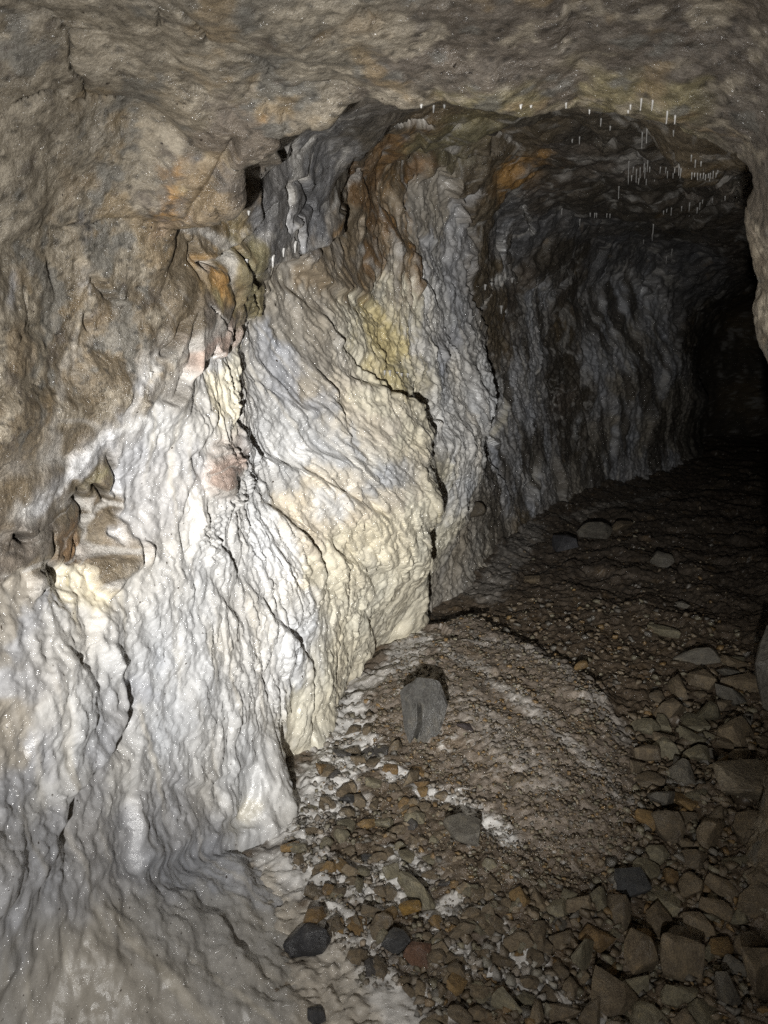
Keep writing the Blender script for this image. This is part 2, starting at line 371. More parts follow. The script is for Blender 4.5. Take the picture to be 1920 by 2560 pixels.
def vein(pix, wpx, col, amt=0.9, raise_=0.004, flow=1, ragged=0.6):
    w = wpx*dist_at(pix)/FPX; res = near_line(pix, w*3.2)
    if res is None: return
    idx, d, sd, ps = res; q = P0[idx]
    rg = 1+ragged*.8*fbm(q, 14, 2, 77)+ragged*.8*fbm(q, 40, 3, 78, sc=(1, 1, .3))
    spot = .2+.8*sstep(-.2, .25, fbm(q, 48, 3, 79, sc=(1, 1, .5))) if ragged >= .9 else 1
    m = spot*np.clip(np.exp(-(d/(w*np.clip(rg, .25, 2)))**2)*1.25, 0, 1)*np.clip(np.minimum(ps, 1-ps)*8+0.3, 0, 1)*amt
    COL[idx] = COL[idx]*(1-m[:, None])+np.array(PAL[col])*m[:, None]
    FLOW[idx] = FLOW[idx]*(1-m)+flow*m; disp[idx] += raise_*m
# ledges and cracks of the flowstone (step > 0: the upper side stands proud)
crack([(620,697),(698,712),(750,749),(801,790),(843,852),(874,884),(946,946),(1003,977)], 9, .022, -.012)
crack([(703,645),(750,671),(801,707),(843,736),(874,728),(910,759),(936,780)], 7, .03, .014, .5)
crack([(858,930),(946,977),(1024,1003),(1066,1039),(1102,1065)], 12, .03, -.02, .3)
crack([(563,1050),(584,1075),(630,1122),(698,1153),(770,1184),(817,1215),(874,1241),(946,1278),(993,1309)], 10, .022, -.016)
crack([(600,1160),(660,1225),(729,1290),(790,1330)], 9, .012, -.01, .2)
crack([(640,1247),(690,1285),(729,1320),(767,1359),(794,1409),(802,1451)], 9, .024, -.016)
crack([(814,1351),(841,1386),(887,1397),(918,1444),(933,1478)], 9, .024, -.014)
crack([(640,1500),(686,1555),(725,1602),(760,1640),(767,1694),(767,1810),(763,1849)], 9, .024, -.014)
crack([(895,1405),(949,1413),(1006,1401),(1060,1415)], 9, .016, .012, .15)
crack([(887,1521),(922,1571),(925,1656)], 9, .018, -.012)
crack([(700,1180),(760,1120),(850,1140),(930,1200),(1010,1260)], 8, .010, -.01, .1)
crack([(760,900),(820,960),(840,1020),(870,1100),(920,1160)], 8, .012, -.010, .15)
crack([(640,900),(700,960),(740,1010),(810,1020)], 9, .01, -.008, .15)
crack([(700,1000),(640,950),(600,930)], 8, .008, .006, .1)
crack([(538,1955),(527,2024),(515,2070)], 8, .016, .01, .25)
crack([(324,1978),(330,2093),(347,2186)], 9, .016, .012, .3)
crack([(640,1900),(630,1990),(610,2050)], 8, .012, .01, .2)
crack([(410,1950),(490,1955),(570,1915),(640,1900)], 7, .008, .008, .1)
crack([(544,2296),(584,2336),(625,2406),(660,2452)], 9, .012, -.01, .35)
crack([(300,1690),(300,1760),(284,1827),(249,1897),(197,1966),(168,2001),(156,2070),(139,2117)], 12, .022, -.018, .3)
crack([(490,2115),(560,2110),(650,2105),(700,2090)], 9, .018, .016, .2)
crack([(350,2165),(400,2160),(470,2130)], 9, .012, .01, .2)
crack([(571,615),(590,677),(617,727),(610,790),(620,850)], 9, .04, 0, .6)
crack([(571,766),(579,831),(579,909),(571,947),(586,970)], 7, .03, 0, .6)
crack([(563,1051),(571,1082),(600,1110)], 7, .03, 0, .6)
crack([(455,793),(451,870),(451,947),(420,1001),(386,1005)], 8, .022, .012, .35)
crack([(536,1005),(517,1071),(471,1136),(482,1186),(455,1256),(444,1317),(444,1372)], 8, .014, -.008, .25)
crack([(270,1132),(278,1217),(278,1294)], 7, .022, .01, .5)
crack([(208,1198),(239,1225),(266,1260)], 7, .028, .01, .55)
crack([(177,1206),(204,1256),(224,1314)], 7, .026, .01, .55)
crack([(108,1321),(116,1372),(120,1429)], 8, .028, 0, .5)
crack([(19,1325),(58,1341)], 7, .028, .012, .6)
crack([(120,1406),(154,1422)], 7, .028, .012, .6)
crack([(200,1390),(180,1340),(175,1400)], 5, .012, 0, .3)
crack([(440,800),(420,860),(395,900)], 8, .022, .01, .4)
crack([(220,690),(260,740),(290,760)], 8, .016, .01, .4)
crack([(205,780),(230,830)], 7, .016, 0, .4)
crack([(520,1320),(560,1400),(585,1450)], 8, .018, -.01, .3)
crack([(600,1560),(560,1520),(530,1470)], 8, .010, .006, .1)
crack([(250,1520),(240,1600),(290,1690)], 10, .016, .01, .25)
# second bulge, wall behind
crack([(1140,470),(1160,560),(1170,610)], 9, .05, -.02, .5)
crack([(1145,650),(1160,720),(1190,790),(1205,830)], 9, .06, -.02, .5)
crack([(1020,560),(1080,620),(1140,660),(1150,700)], 8, .03, .012, .25)
crack([(1040,700),(1100,780),(1120,850),(1090,920)], 8, .02, -.012, .2)
crack([(1110,830),(1190,930),(1215,1000),(1230,1060)], 8, .03, -.012, .3)
crack([(1195,1020),(1210,1090),(1215,1150),(1250,1200),(1270,1260)], 9, .045, -.02, .4)
crack([(1270,960),(1250,1040),(1225,1100)], 8, .03, .012, .3)
crack([(1440,700),(1380,800),(1340,900),(1330,960)], 8, .035, -.015, .35)
crack([(1450,860),(1440,960),(1470,1100),(1500,1170)], 9, .05, -.02, .4)
for (a, b, c, d_) in ((1500,720,1470,840),(1560,700,1520,860),(1620,700,1580,860),(1660,850,1640,1000),(1560,930,1550,1080),(1600,960,1620,1120),(1520,1000,1530,1150),(1340,1120,1310,1260),(1380,1150,1400,1260),(1690,740,1680,900),(1650,620,1610,720),(1500,560,1470,680)):
    crack([(a, b), ((a+c)/2+12, (b+d_)/2), (c, d_)], 8, .05, .02, .3)
# broken rock of the roof edge
crack([(600,330),(560,410),(500,500),(470,530)], 10, .02, .012, .3)
crack([(455,585),(480,650),(520,640),(565,610),(600,580),(625,540),(630,440),(680,390),(700,340)], 9, .02, .016, .3)
crack([(470,575),(455,640),(478,700)], 7, .016, 0, .4)
crack([(690,455),(740,450),(765,510),(740,540),(735,620)], 7, .022, .012, .4)
crack([(600,700),(640,660),(700,640),(740,630),(800,600),(850,570)], 8, .03, .022, .5)
crack([(830,350),(900,420),(860,470),(830,520),(850,560)], 6, .018, .01, .4)
crack([(960,300),(1000,360),(1010,420)], 7, .02, 0, .4)
crack([(1140,380),(1220,365),(1240,330),(1240,280)], 8, .03, .015, .4)
crack([(1040,280),(1070,340),(1150,380)], 7, .02, .012, .35)
crack([(1700,340),(1740,395),(1795,430),(1815,420)], 7, .04, .03, .5)
crack([(1600,460),(1700,470),(1800,445)], 7, .06, .04, .5)
crack([(1640,540),(1720,530),(1800,510)], 7, .07, .04, .5)
crack([(1480,300),(1510,325),(1560,290)], 6, .03, .02, .4)
# bleached veins, drips and stains
vein([(395,890),(345,940),(320,985)], 22, 'H', .9, .0, .5, .7); vein([(345,940),(320,1010),(285,1060)], 24, 'G', .9, .0, .5, .7)
vein([(380,1040),(300,1070),(250,1100),(180,1155),(130,1215),(60,1265),(0,1285)], 12, 'W', .9, .002, .5, .6)
vein([(300,1085),(200,1150),(120,1210),(40,1270)], 28, 'G', .75, .0, .5, .8)
vein([(215,680),(200,760),(190,840),(150,960),(110,1060),(70,1150)], 16, 'L', .95, .001, .24, .8); vein([(250,830),(210,850),(180,930)], 26, 'L', .85, .001, .22, 1.1)
vein([(48,680),(28,735),(4,770)], 11, 'G', .95, .001, .24, .6); vein([(215,620),(205,560),(190,535)], 12, 'S', .8, .001, .22, 1.1); vein([(205,700),(215,800)], 17, 'G', .85, .001, .22, 1.1)
vein([(700,520),(715,560),(735,600),(738,630)], 24, 'G', .9); vein([(700,470),(715,500)], 9, 'H', .9)
vein([(480,660),(520,640),(562,615)], 9, 'W', .9); vein([(545,590),(600,570),(625,540),(628,480),(612,420)], 9, 'L', .8, .001, .22, 1.1)
vein([(600,690),(640,655),(670,640)], 10, 'L', .8)
vein([(690,365),(750,330),(790,300)], 10, 'G', .6, .001, .22, 1.1); vein([(800,440),(760,470),(700,450)], 8, 'G', .5, .001, .22, 1.1)
vein([(470,400),(445,470),(415,520),(390,565)], 24, 'O', .85, 0, .2, .9); vein([(490,385),(478,420)], 12, 'S', .8, 0, .2); vein([(470,455),(450,450)], 8, 'Y', .8, 0, .3)
vein([(430,545),(395,590)], 20, 'P', .7, 0, .2); vein([(650,275),(640,290)], 9, 'O', .9, 0, .1); vein([(735,230),(700,290),(690,330)], 14, 'B', .8, 0, .1)
vein([(640,600),(590,600)], 10, 'L', .5, .001, .22, 1.1)
vein([(1270,540),(1262,600),(1265,650),(1240,690)], 17, 'G', .9); vein([(1245,690),(1205,712),(1195,760),(1185,810)], 9, 'W', .85, .008); vein([(1262,690),(1235,705),(1215,718)], 10, 'W', .85, .008)
vein([(1290,700),(1275,680),(1275,640)], 12, 'G', .7); vein([(1300,500),(1312,540),(1322,580)], 5, 'W', .8); vein([(1250,770),(1262,795),(1300,775),(1325,755)], 6, 'H', .8)
vein([(1405,690),(1360,740),(1335,820),(1325,900),(1310,980)], 13, 'G', .85, .01); vein([(1335,740),(1345,860)], 10, 'G', .8, .01)
vein([(1535,590),(1500,680),(1450,780)], 6, 'G', .7); vein([(1540,600),(1550,680)], 5, 'L', .6); vein([(1650,600),(1610,700),(1545,790)], 12, 'G', .7, .01)
vein([(1440,1040),(1425,1120)], 13, 'H', .8, .01); vein([(1330,1120),(1330,1220)], 22, 'C', .5, .008); vein([(1560,860),(1570,960)], 30, 'H', .5)
vein([(1690,335),(1720,380),(1765,420),(1810,430)], 7, 'H', .8); vein([(1838,400),(1850,470),(1862,560)], 10, 'L', .7); vein([(1865,560),(1880,620),(1900,660)], 8, 'W', .8); vein([(1480,295),(1505,318),(1525,300)], 5, 'G', .8)
vein([(1590,385),(1620,400),(1660,380)], 9, 'G', .6); vein([(1280,300),(1330,270)], 8, 'L', .7); vein([(970,270),(1040,268),(1080,280)], 5, 'W', .7)
vein([(995,290),(1010,320)], 8, 'S', .8, 0, .2); vein([(975,300),(960,430),(950,520),(975,600)], 30, 'O', .42, 0, .5, 1.0); vein([(930,540),(940,620),(930,700)], 24, 'R', .7, 0, .5, 1.0); vein([(1000,440),(1010,560),(1000,680)], 18, 'O', .5, 0, .6, 1.1); vein([(880,680),(900,740),(920,790)], 18, 'O', .4, 0, .7, 1.1)
vein([(820,560),(790,590)], 10, 'O', .7, 0, .4); vein([(1340,430),(1290,440)], 14, 'O', .5, 0, .2)
vein([(960,780),(950,840),(965,900),(1005,920)], 34, 'Y', .55, 0, 1, .8); vein([(900,760),(880,820),(870,870)], 16, 'Y', .4, 0, 1, .9)
vein([(850,960),(890,1040),(900,1120)], 18, 'T', .5, 0, 1, .9); vein([(760,1180),(800,1210),(830,1250)], 22, 'T', .7, 0, 1, .9); vein([(1080,1180),(1075,1280),(1060,1330)], 16, 'Y', .35, 0, 1, .9)
vein([(810,1330),(820,1400),(838,1460),(840,1500)], 20, 'C', .8, .014, 1, .3); vein([(170,1430),(180,1490),(200,1560)], 16, 'C', .85, .008); vein([(168,1425),(176,1460)], 9, 'Y', .7, 0)
vein([(480,1240),(490,1300),(470,1390)], 22, 'W', .8, .012, 1, .4); vein([(1180,1060),(1150,1010)], 14, 'T', .5, 0)
vein([(1260,960),(1255,1040),(1220,1100)], 7, 'C', .6, .008); vein([(480,1680),(478,1850),(480,2080)], 6, 'W', .7)
vein([(545,1000),(560,920),(565,880)], 14, 'C', .8, .012, 1, .6); vein([(545,640),(580,700),(605,760)], 22, 'E', .75, .012, .3, .7); vein([(525,660),(530,700)], 26, 'O', .7, .01, .3, .6)
vein([(480,760),(530,800),(560,880)], 5, 'H', .6); vein([(640,2000),(600,2060)], 24, 'Y', .3, 0)
print('features done', clock())

# the knobbly rib of the vein: popcorn lumps
def knobs(pix, wpx, size, h, seed):
    w = wpx*dist_at(pix)/FPX; res = near_line(pix, w*2.2)
    if res is None: return
    idx, d, sd, ps = res; f1, f2, rv = lobes(Yg[idx]/size, Tg[idx]/size, seed)
    disp[idx] += h*np.sqrt(np.clip(1-(f1*1.25)**2, 0, 1))*np.exp(-(d/w)**2)*(0.4+rv)
knobs([(545,1130),(575,1160),(590,1210),(560,1250)], 24, .022, .022, 3); knobs([(545,930),(560,1000),(555,1060)], 18, .012, .008, 4)
knobs([(540,1280),(530,1340),(520,1380),(500,1330)], 28, .02, .012, 5); knobs([(590,690),(610,760),(600,850)], 20, .016, .012, 6)
res = near_line([(560,640),(575,800),(570,930),(560,1030)], .05)
if res: disp[res[0]] += 0.018*np.exp(-(res[1]/0.022)**2)

# ---------------------------------------------------------------- relief: flowstone drips, broken rock, dusty roof
F = sstep(0.25, 0.75, FLOW)
Yc = 1.6*np.log(1+np.maximum(Yg, -1.2)/1.6)                # relief grows longer along the passage
big = fbm(P0, 1.7, 3, 11)
flowdir = 0.55*big
low = 1-sstep(2.6, 4.0, Yg)*0
# how strongly the surface is scalloped: the big bulge most, the foreground sheet least
def blob(px, py, r):
    c = hit(px, py); d = np.linalg.norm(P0-c, axis=-1); return np.exp(-(d/r)**2)
scal = np.clip(blob(900,1250,.75)+blob(780,1450,.5)+blob(1150,1050,.6)+blob(700,1800,.35)+.9*blob(640,1960,.28)+.8*blob(980,820,.4)+.6*blob(1550,950,2.2)+.7*blob(1300,1050,1.0), 0, 1)*.92+.08
flat = sstep(.16, .46, N0[..., 2]); scal *= (1-flat)*(.55+.45*sstep(-.25, .25, fbm(P0, 3.0, 3, 29)))
scal *= 1-.75*np.clip(blob(690,880,.22)+blob(640,830,.15), 0, 1)
wy = fbm(P0, 7, 2, 21)*.020; wz = fbm(P0, 7, 2, 23)*.020
# flutes: long drips down the wall, width about 3 cm, leaning as the sheet leans
wy = wy+.03*fbm(P0, 3, 2, 22); wz = wz+.03*fbm(P0, 3, 2, 24)
zc = P0[..., 2]; zup = .12*np.log1p(np.exp(np.clip((zc-.55)/.12, -20, 20)))          # the sheet leans above, hangs straight below
lean = (.44*sstep(1.5, 2.1, Yg)*(1-.75*sstep(3.1, 3.6, Yg))*zup)
u0 = Yc+lean+.25*wy
f1, f2, rv = lobes(u0/.0175, (zc+wz*1.5+.02*np.sin(u0*60))/.125, 31); fl1 = np.sqrt(np.clip(1-(f1/.80)**2, 0, 1))
e1, e2, ev_ = lobes(u0/.042+7, (zc+wz*2)/.24, 33); fl0 = np.sqrt(np.clip(1-(e1/.85)**2, 0, 1))
u2 = u0/.0115; v2 = (zc+wz)/.026
g1, g2, gv = lobes(u2, v2, 37); fl2 = np.sqrt(np.clip(1-(g1/.85)**2, 0, 1))
# fine contour terraces running down to the right
ter = (P0[..., 2]*1.0+0.42*(Yg-2.4)+.06*big+.022*fbm(P0, 9, 3, 25))/.021
fr = ter-np.floor(ter); tr = np.where(fr < .75, fr/.75, (1-fr)/.25)
dist = np.linalg.norm(P0-CAM, axis=-1); far = np.clip(dist/3, .8, 2.4)
flowrel = scal*(.009*fl0*(.3+ev_)+.019*fl1*(.35+rv)+.0105*fl2*(.3+gv)+.003*tr*sstep(-.15, .35, fbm(P0, 3.5, 2, 27)))+(1-scal)*((.016+.006*flat)*fbm(P0, 13, 4, 58)+(1-flat)*(.004*fl1*rv+.005*fl2*gv)+flat*.006*np.sqrt(np.clip(1-(lobes(P0[..., 0]/.03+wy*20, Yg/.03+wz*20, 44)[0]/.85)**2, 0, 1)))
flowrel = flowrel*np.clip(far, .8, 1.5)+.016*fbm(P0, 5, 3, 51, sc=(1, .7, .6))+.003*fbm(P0, 34, 2, 53, sc=(1, .6, .6))
u3 = (Yc+wy*3)/.13; v3 = (P0[..., 2]+wz*4)/.42
h1, h2, hv = lobes(u3, v3, 39)
flowrel += .014*np.sqrt(np.clip(1-(h1/.95)**2, 0, 1))*(.10*(1-flat)+.9*scal)*(.5+hv)
arc = Tg*1.05
fa1, rim1 = facets((Yc+wy*2)/.17, (arc+wz*2)/.22, 71, True); fa2, rim2 = facets((Yc+wy*2)/.065, (arc+wz*2)/.085, 73, True)
rockrel = .075*fa1+.026*fa2+.004*facets(Yc/.026, arc/.030, 75)+.03*fbm(P0, 4, 3, 55)+.004*fbm(P0, 45, 2, 57)
rockrel *= np.clip(far*.9, .8, 1.25)
dust = (1-BEY)*sstep(.25, .6, Tg+.25*sstep(1.0, .6, Yg)+.1*big)
fa3, rim3 = facets((Yc+wy*2)/.24, (arc+wz*2)/.19, 83, True); jn = sstep(.035, .008, rim3)*sstep(-.05, .25, fbm(P0, 4, 3, 155))
dustrel = .030*fbm(P0, 3, 3, 81)+.042*fa3-.010*jn+.010*facets((Yc+wy)/.085, (arc+wz)/.07, 85)+.003*facets(Yc/.028, arc/.024, 86)+.005*fbm(P0, 38, 3, 87)
rockrel = rockrel*(1-dust)+dustrel*dust
nearwall = (1-sstep(1.3, 1.75, Yg))
rockrel *= 1-.15*nearwall
FR = np.maximum(F, .85*sstep(3.3, 4.2, Yg)*sstep(.75, .45, Tg)*(1-F)+F)          # the far wall is fluted even where it is bare
disp += FR*flowrel+(1-FR)*rockrel
P = P0+N0*disp[..., None]
# undercut: proud lobes sag a little down the wall
P[..., 2] -= F*scal*(.010*fl1*(.5+rv)+.005*fl2)
NV = normals(P)
if (NV*N0).sum() < 0: NV = -NV

# colour variation that belongs to the stone: damp mineral tints, darker joints in the roof rock, freckles
n1 = fbm(P0, 9, 4, 91); n2 = fbm(P0, 30, 3, 93); n3 = fbm(P0, 3.5, 3, 95)
nq = fbm(P0, 75, 2, 96)
COL = COL*(1+(.10+.12*(1-F))*n1+(.08+.22*(1-F))*n2+(.03+.24*(1-F))*nq)[..., None]
warm = np.stack([1+.05*n3, 1+.01*n3, 1-.06*n3], -1); COL *= warm
rocky = (1-F)[..., None]
hue = rnd(np.floor((Yg+wy*3)/.24).astype(np.int32), np.floor((arc+wz*3)/.20).astype(np.int32), 5)
COL *= 1-rocky*.25*(facets((Yg+wy*3)/.12, (arc+wz*3)/.10, 72)[..., None]-.4)
mt = fbm(P0, 9, 4, 141)+.35*n2; mo = fbm(P0, 7, 4, 143)+.3*n2; md = fbm(P0, 13, 4, 145)+.3*nq
for fld, lo, hi, col, amt in ((mt, .15, .42, (.34, .30, .235), .75), (-mt, .22, .5, (.15, .145, .13), .75), (mo, .3, .6, (.24, .175, .095), .6), (md, .42, .62, (.085, .07, .056), .7)):
    q = (sstep(lo, hi, fld)*dust*(1-F)*amt)[..., None]; COL = COL*(1-q)+np.array(col)*q*np.where(Yg > .9, 1, 1)[..., None]
COL *= (1-.5*jn*dust*(1-F))[..., None]
pt_ = lobes(Yc/.02, arc/.022, 157); pit = (pt_[0] < .22)*(pt_[2] > .62)*dust*(1-F); COL *= (1-.5*pit)[..., None]
pale = (sstep(.16, .03, rim1)*sstep(-.1, .35, fbm(P0, 4, 3, 147))+.6*sstep(.16, .03, rim2)*sstep(.1, .5, fbm(P0, 4, 3, 149)))*(1-F)*(1-dust)
pale = np.clip(pale, 0, .75)[..., None]; COL = COL*(1-pale)+np.array((.42, .405, .38))*pale
# bleached crust on the rock of the foreground, ochre smears
crust = sstep(.35, .75, fbm(P0, 11, 4, 97)+.25*n2)*(1-F)*np.where(BEY > .5, .35, .5)
COL = COL*(1-crust[..., None]*.5)+np.array((.36,.33,.28))*crust[..., None]*.5
rust = sstep(.55, .85, fbm(P0, 6, 4, 99))*(1-F)*.30
COL = COL*(1-rust[..., None])+np.array((.23,.15,.065))*rust[..., None]
stain = sstep(.3, .9, fbm(P0, 6, 4, 101, sc=(1, 1, .5)))*F*.18
COL = COL*(1-stain[..., None])+np.array((.62,.555,.43))*stain[..., None]
st1 = vnoise(u0*40, zc*2.6, zc*0, 151)+.5*vnoise(u0*90, zc*4, zc*0, 152); st2 = vnoise(u0*30, zc*2.0, zc*0, 153)+.5*vnoise(u0*75, zc*4, zc*0, 154)
q = (sstep(.15, .7, st1)*F*.38)[..., None]; COL = COL*(1-q)+np.array((.60, .545, .44))*q
q = (sstep(.15, .7, st2)*F*.34)[..., None]; COL = COL*(1-q)+np.array((.37, .365, .36))*q
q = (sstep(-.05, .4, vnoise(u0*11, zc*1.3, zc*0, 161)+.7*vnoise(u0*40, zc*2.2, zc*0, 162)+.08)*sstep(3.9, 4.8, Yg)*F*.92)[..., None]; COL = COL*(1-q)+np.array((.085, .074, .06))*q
blue = sstep(.3, .9, fbm(P0, 4.5, 4, 103, sc=(1, 1, .6)))*F*(1-scal)*.30
COL = COL*(1-blue[..., None])+np.array((.42,.425,.44))*blue[..., None]
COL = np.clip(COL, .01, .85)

# ---------------------------------------------------------------- materials
def nodes(mat):
    mat.use_nodes = True; nt = mat.node_tree; return nt, nt.nodes, nt.links, nt.nodes['Principled BSDF']
def noise(nt, scale, detail, rough=.6, vec=None, dist=0):
    n = nt.nodes.new('ShaderNodeTexNoise'); n.inputs['Scale'].default_value = scale; n.inputs['Detail'].default_value = detail
    n.inputs['Roughness'].default_value = rough; n.inputs['Distortion'].default_value = dist
    if vec: nt.links.new(vec, n.inputs['Vector'])
    return n
def ramp(nt, fac, pts):
    r = nt.nodes.new('ShaderNodeValToRGB'); nt.links.new(fac, r.inputs[0]); e = r.color_ramp.elements
    while len(e) < len(pts): e.new(.5)
    for i, (p, c) in enumerate(pts): e[i].position = p; e[i].color = c if len(c) == 4 else (*c, 1)
    return r
def mathn(nt, op, a, b=None, c=None):
    m = nt.nodes.new('ShaderNodeMath'); m.operation = op
    for i, v in enumerate((a, b, c)):
        if v is None: continue
        if hasattr(v, 'node'): nt.links.new(v, m.inputs[i])
        else: m.inputs[i].default_value = v
    return m.outputs[0]
def mul_col(nt, col, fac):
    m = nt.nodes.new('ShaderNodeMix'); m.data_type = 'RGBA'; m.blend_type = 'MULTIPLY'; m.inputs[0].default_value = 1
    nt.links.new(col, m.inputs[6]); nt.links.new(fac, m.inputs[7]); return m.outputs[2]
def rock_material(name, wet=True):
    mat = bpy.data.materials.new(name); nt, N, L, b = nodes(mat)
    at = N.new('ShaderNodeAttribute'); at.attribute_name = 'stone'; fa = N.new('ShaderNodeAttribute'); fa.attribute_name = 'crust'
    tc = N.new('ShaderNodeTexCoord'); v = tc.outputs['Object']
    n1 = noise(nt, 55, 6, .7, v); n2 = noise(nt, 210, 4, .7, v); n3 = noise(nt, 17, 5, .65, v)
    g = ramp(nt, n1.outputs[0], [(.25, (.62, .60, .58)), (.75, (1.32, 1.32, 1.32))])
    def calm(col, keep):           # the crust is smoother and more even than bare rock
        m = N.new('ShaderNodeMix'); m.data_type = 'RGBA'; L.new(mathn(nt, 'MULTIPLY', fa.outputs['Fac'], keep), m.inputs[0]); L.new(col, m.inputs[6]); m.inputs[7].default_value = (1, 1, 1, 1); return m.outputs[2]
    c = mul_col(nt, at.outputs[0], calm(g.outputs[0], .72))
    g2 = ramp(nt, n2.outputs[0], [(.3, (.72, .71, .70)), (.7, (1.25, 1.25, 1.25))]); c = mul_col(nt, c, calm(g2.outputs[0], .8))
    sp = noise(nt, 75, 2, .5, v); spots = ramp(nt, sp.outputs[0], [(.24, (.10, .07, .05)), (.275, (1, 1, 1))]); c = mul_col(nt, c, spots.outputs[0])
    L.new(c, b.inputs['Base Color'])
    # damp patches: gloss differs from place to place
    w = ramp(nt, n3.outputs[0], [(.34, (.62,)*3), (.60, (.26,)*3)])
    rr = mathn(nt, 'MULTIPLY_ADD', n1.outputs[0], .25, w.outputs[0]); L.new(mathn(nt, 'SUBTRACT', rr, mathn(nt, 'MULTIPLY_ADD', fa.outputs['Fac'], .10, .10)), b.inputs['Roughness'])
    b.inputs['Specular IOR Level'].default_value = .6
    co = ramp(nt, n3.outputs[0], [(.36, (.05,)*3), (.58, (1,)*3)])
    L.new(mathn(nt, 'MULTIPLY', co.outputs[0], mathn(nt, 'MULTIPLY_ADD', fa.outputs['Fac'], .7, .3)), b.inputs['Coat Weight']); b.inputs['Coat Roughness'].default_value = .13
    h = mathn(nt, 'MULTIPLY_ADD', n2.outputs[0], .5, n1.outputs[0])
    bp = N.new('ShaderNodeBump'); L.new(mathn(nt, 'MULTIPLY_ADD', fa.outputs['Fac'], -.62, .85), bp.inputs['Strength']); bp.inputs['Distance'].default_value = .008; L.new(h, bp.inputs['Height'])
    L.new(bp.outputs[0], b.inputs['Normal'])
    n4 = noise(nt, 48, 3, .55, v); b2 = N.new('ShaderNodeBump'); b2.inputs['Strength'].default_value = .9; b2.inputs['Distance'].default_value = .04; L.new(n4.outputs[0], b2.inputs['Height']); L.new(b2.outputs[0], b.inputs['Coat Normal'])
    return mat
ROCK = rock_material('damp_cave_rock')

# ---------------------------------------------------------------- cut the passage into its masses
def inpoly(pix, s, t):
    q = [yth(hit(*p)) for p in pix]; q = np.array([(s_of(np.array(a)), b) for a, b, _ in q])
    ins = np.zeros(s.shape, bool); n = len(q); j = n-1
    for i in range(n):
        xi, yi = q[i]; xj, yj = q[j]
        c = ((yi > t) != (yj > t)) & (s < (xj-xi)*(t-yi)/(yj-yi+1e-12)+xi); ins ^= c; j = i
    return ins
fc = lambda A: .25*(A[:-1, :-1]+A[1:, :-1]+A[:-1, 1:]+A[1:, 1:])
fs = fc(s_of(Yg)); ft = fc(Tg); fb = fc(BEY); fy = fc(Yg); fF = fc(F)
reg = np.zeros(fs.shape, np.int8)                       # 0 left wall rock
reg[(fb > .5) & (ft > .55)] = 1                          # broken roof beyond the arch
reg[(fb <= .5) & (ft > .62)] = 2                         # low arch of the roof
reg[ft > 2.55] = 3                                       # right wall
left = ft < .62
reg[left & (fy > 5.0)] = 7                               # far wall
reg[left & (fy > 3.62) & (fy <= 5.0)] = 6
reg[left & (fy > 1.98) & (fy <= 3.62) & (ft < .50)] = 5
edge = np.interp(ft, [-1.9, -.35, .0, .2, .45], [1.98, 1.98, 1.74, 1.70, 1.62])
reg[left & (fy <= 3.62) & (fy > edge) & (ft < .50)] = 5
reg[left & (fy <= edge) & (ft < .62) & inpoly([(-400,1330),(0,1330),(110,1420),(270,1440),(280,1150),(390,1050),(400,960),(455,950),(640,900),(700,2700),(-400,2900)], fs, ft)] = 4
reg[left & (fy <= edge) & (ft < -.75)] = 4
NAMES = {0: ('cave_wall_left', 'structure', None, None), 1: ('cave_roof', 'structure', None, None), 2: ('cave_ceiling', 'structure', None, None), 3: ('cave_wall_right', 'structure', None, None),
         4: ('flowstone_sheet', None, 'smooth greyish white flowstone sheet spreading into a pale apron over the floor', 'flowstone'),
         5: ('flowstone_bulge', None, 'big cream bulge of rippled flowstone standing beside the knobbly orange rib', 'flowstone'),
         6: ('flowstone_drapery', None, 'grey white fluted flowstone drapery just behind the big cream bulge', 'flowstone'),
         7: ('cave_wall_far', 'structure', None, None)}
LAB = {0: 'brown broken rock wall with bleached veins above the flowstone', 1: 'dark broken rock roof beyond the low arch', 2: 'low dusty brown rock arch overhead', 3: 'dark rock wall across from the flowstone', 7: 'dim fluted wall leading to the dark end of the passage'}
W_, H_ = Yg.shape
vid = np.arange(W_*H_).reshape(W_, H_)
quads = np.stack([vid[:-1, :-1], vid[1:, :-1], vid[1:, 1:], vid[:-1, 1:]], -1)
c0 = np.cross(P[1:, :-1]-P[:-1, :-1], P[:-1, 1:]-P[:-1, :-1]); flip = ((c0*N0[:-1, :-1]).sum(-1) < 0).mean() > .5
if flip: quads = quads[..., ::-1]
PF = P.reshape(-1, 3); NF = NV.reshape(-1, 3); CF = COL.reshape(-1, 3); FF = F.reshape(-1)
def grid_mesh(name, q, PF, NF, CF, FF, mat):
    q = q.reshape(-1, 4); used, inv = np.unique(q, return_inverse=True); inv = inv.reshape(-1, 4)
    me = bpy.data.meshes.new(name); me.vertices.add(len(used)); me.vertices.foreach_set('co', PF[used].astype(np.float32).ravel())
    me.loops.add(inv.size); me.loops.foreach_set('vertex_index', inv.astype(np.int32).ravel())
    me.polygons.add(len(inv)); me.polygons.foreach_set('loop_start', np.arange(0, inv.size, 4, dtype=np.int32)); 
    me.polygons.foreach_set('use_smooth', np.ones(len(inv), bool)); me.update(calc_edges=True)
    a = me.attributes.new('stone', 'FLOAT_COLOR', 'POINT'); a.data.foreach_set('color', np.concatenate([CF[used], np.ones((len(used), 1))], 1).astype(np.float32).ravel())
    b = me.attributes.new('crust', 'FLOAT', 'POINT'); b.data.foreach_set('value', FF[used].astype(np.float32))
    try:
        n = me.attributes.new('custom_normal', 'FLOAT_VECTOR', 'POINT'); n.data.foreach_set('vector', NF[used].astype(np.float32).ravel())
    except Exception as ex: print('normals', ex)
    me.materials.append(mat); o = bpy.data.objects.new(name, me); scene.collection.objects.link(o); return o
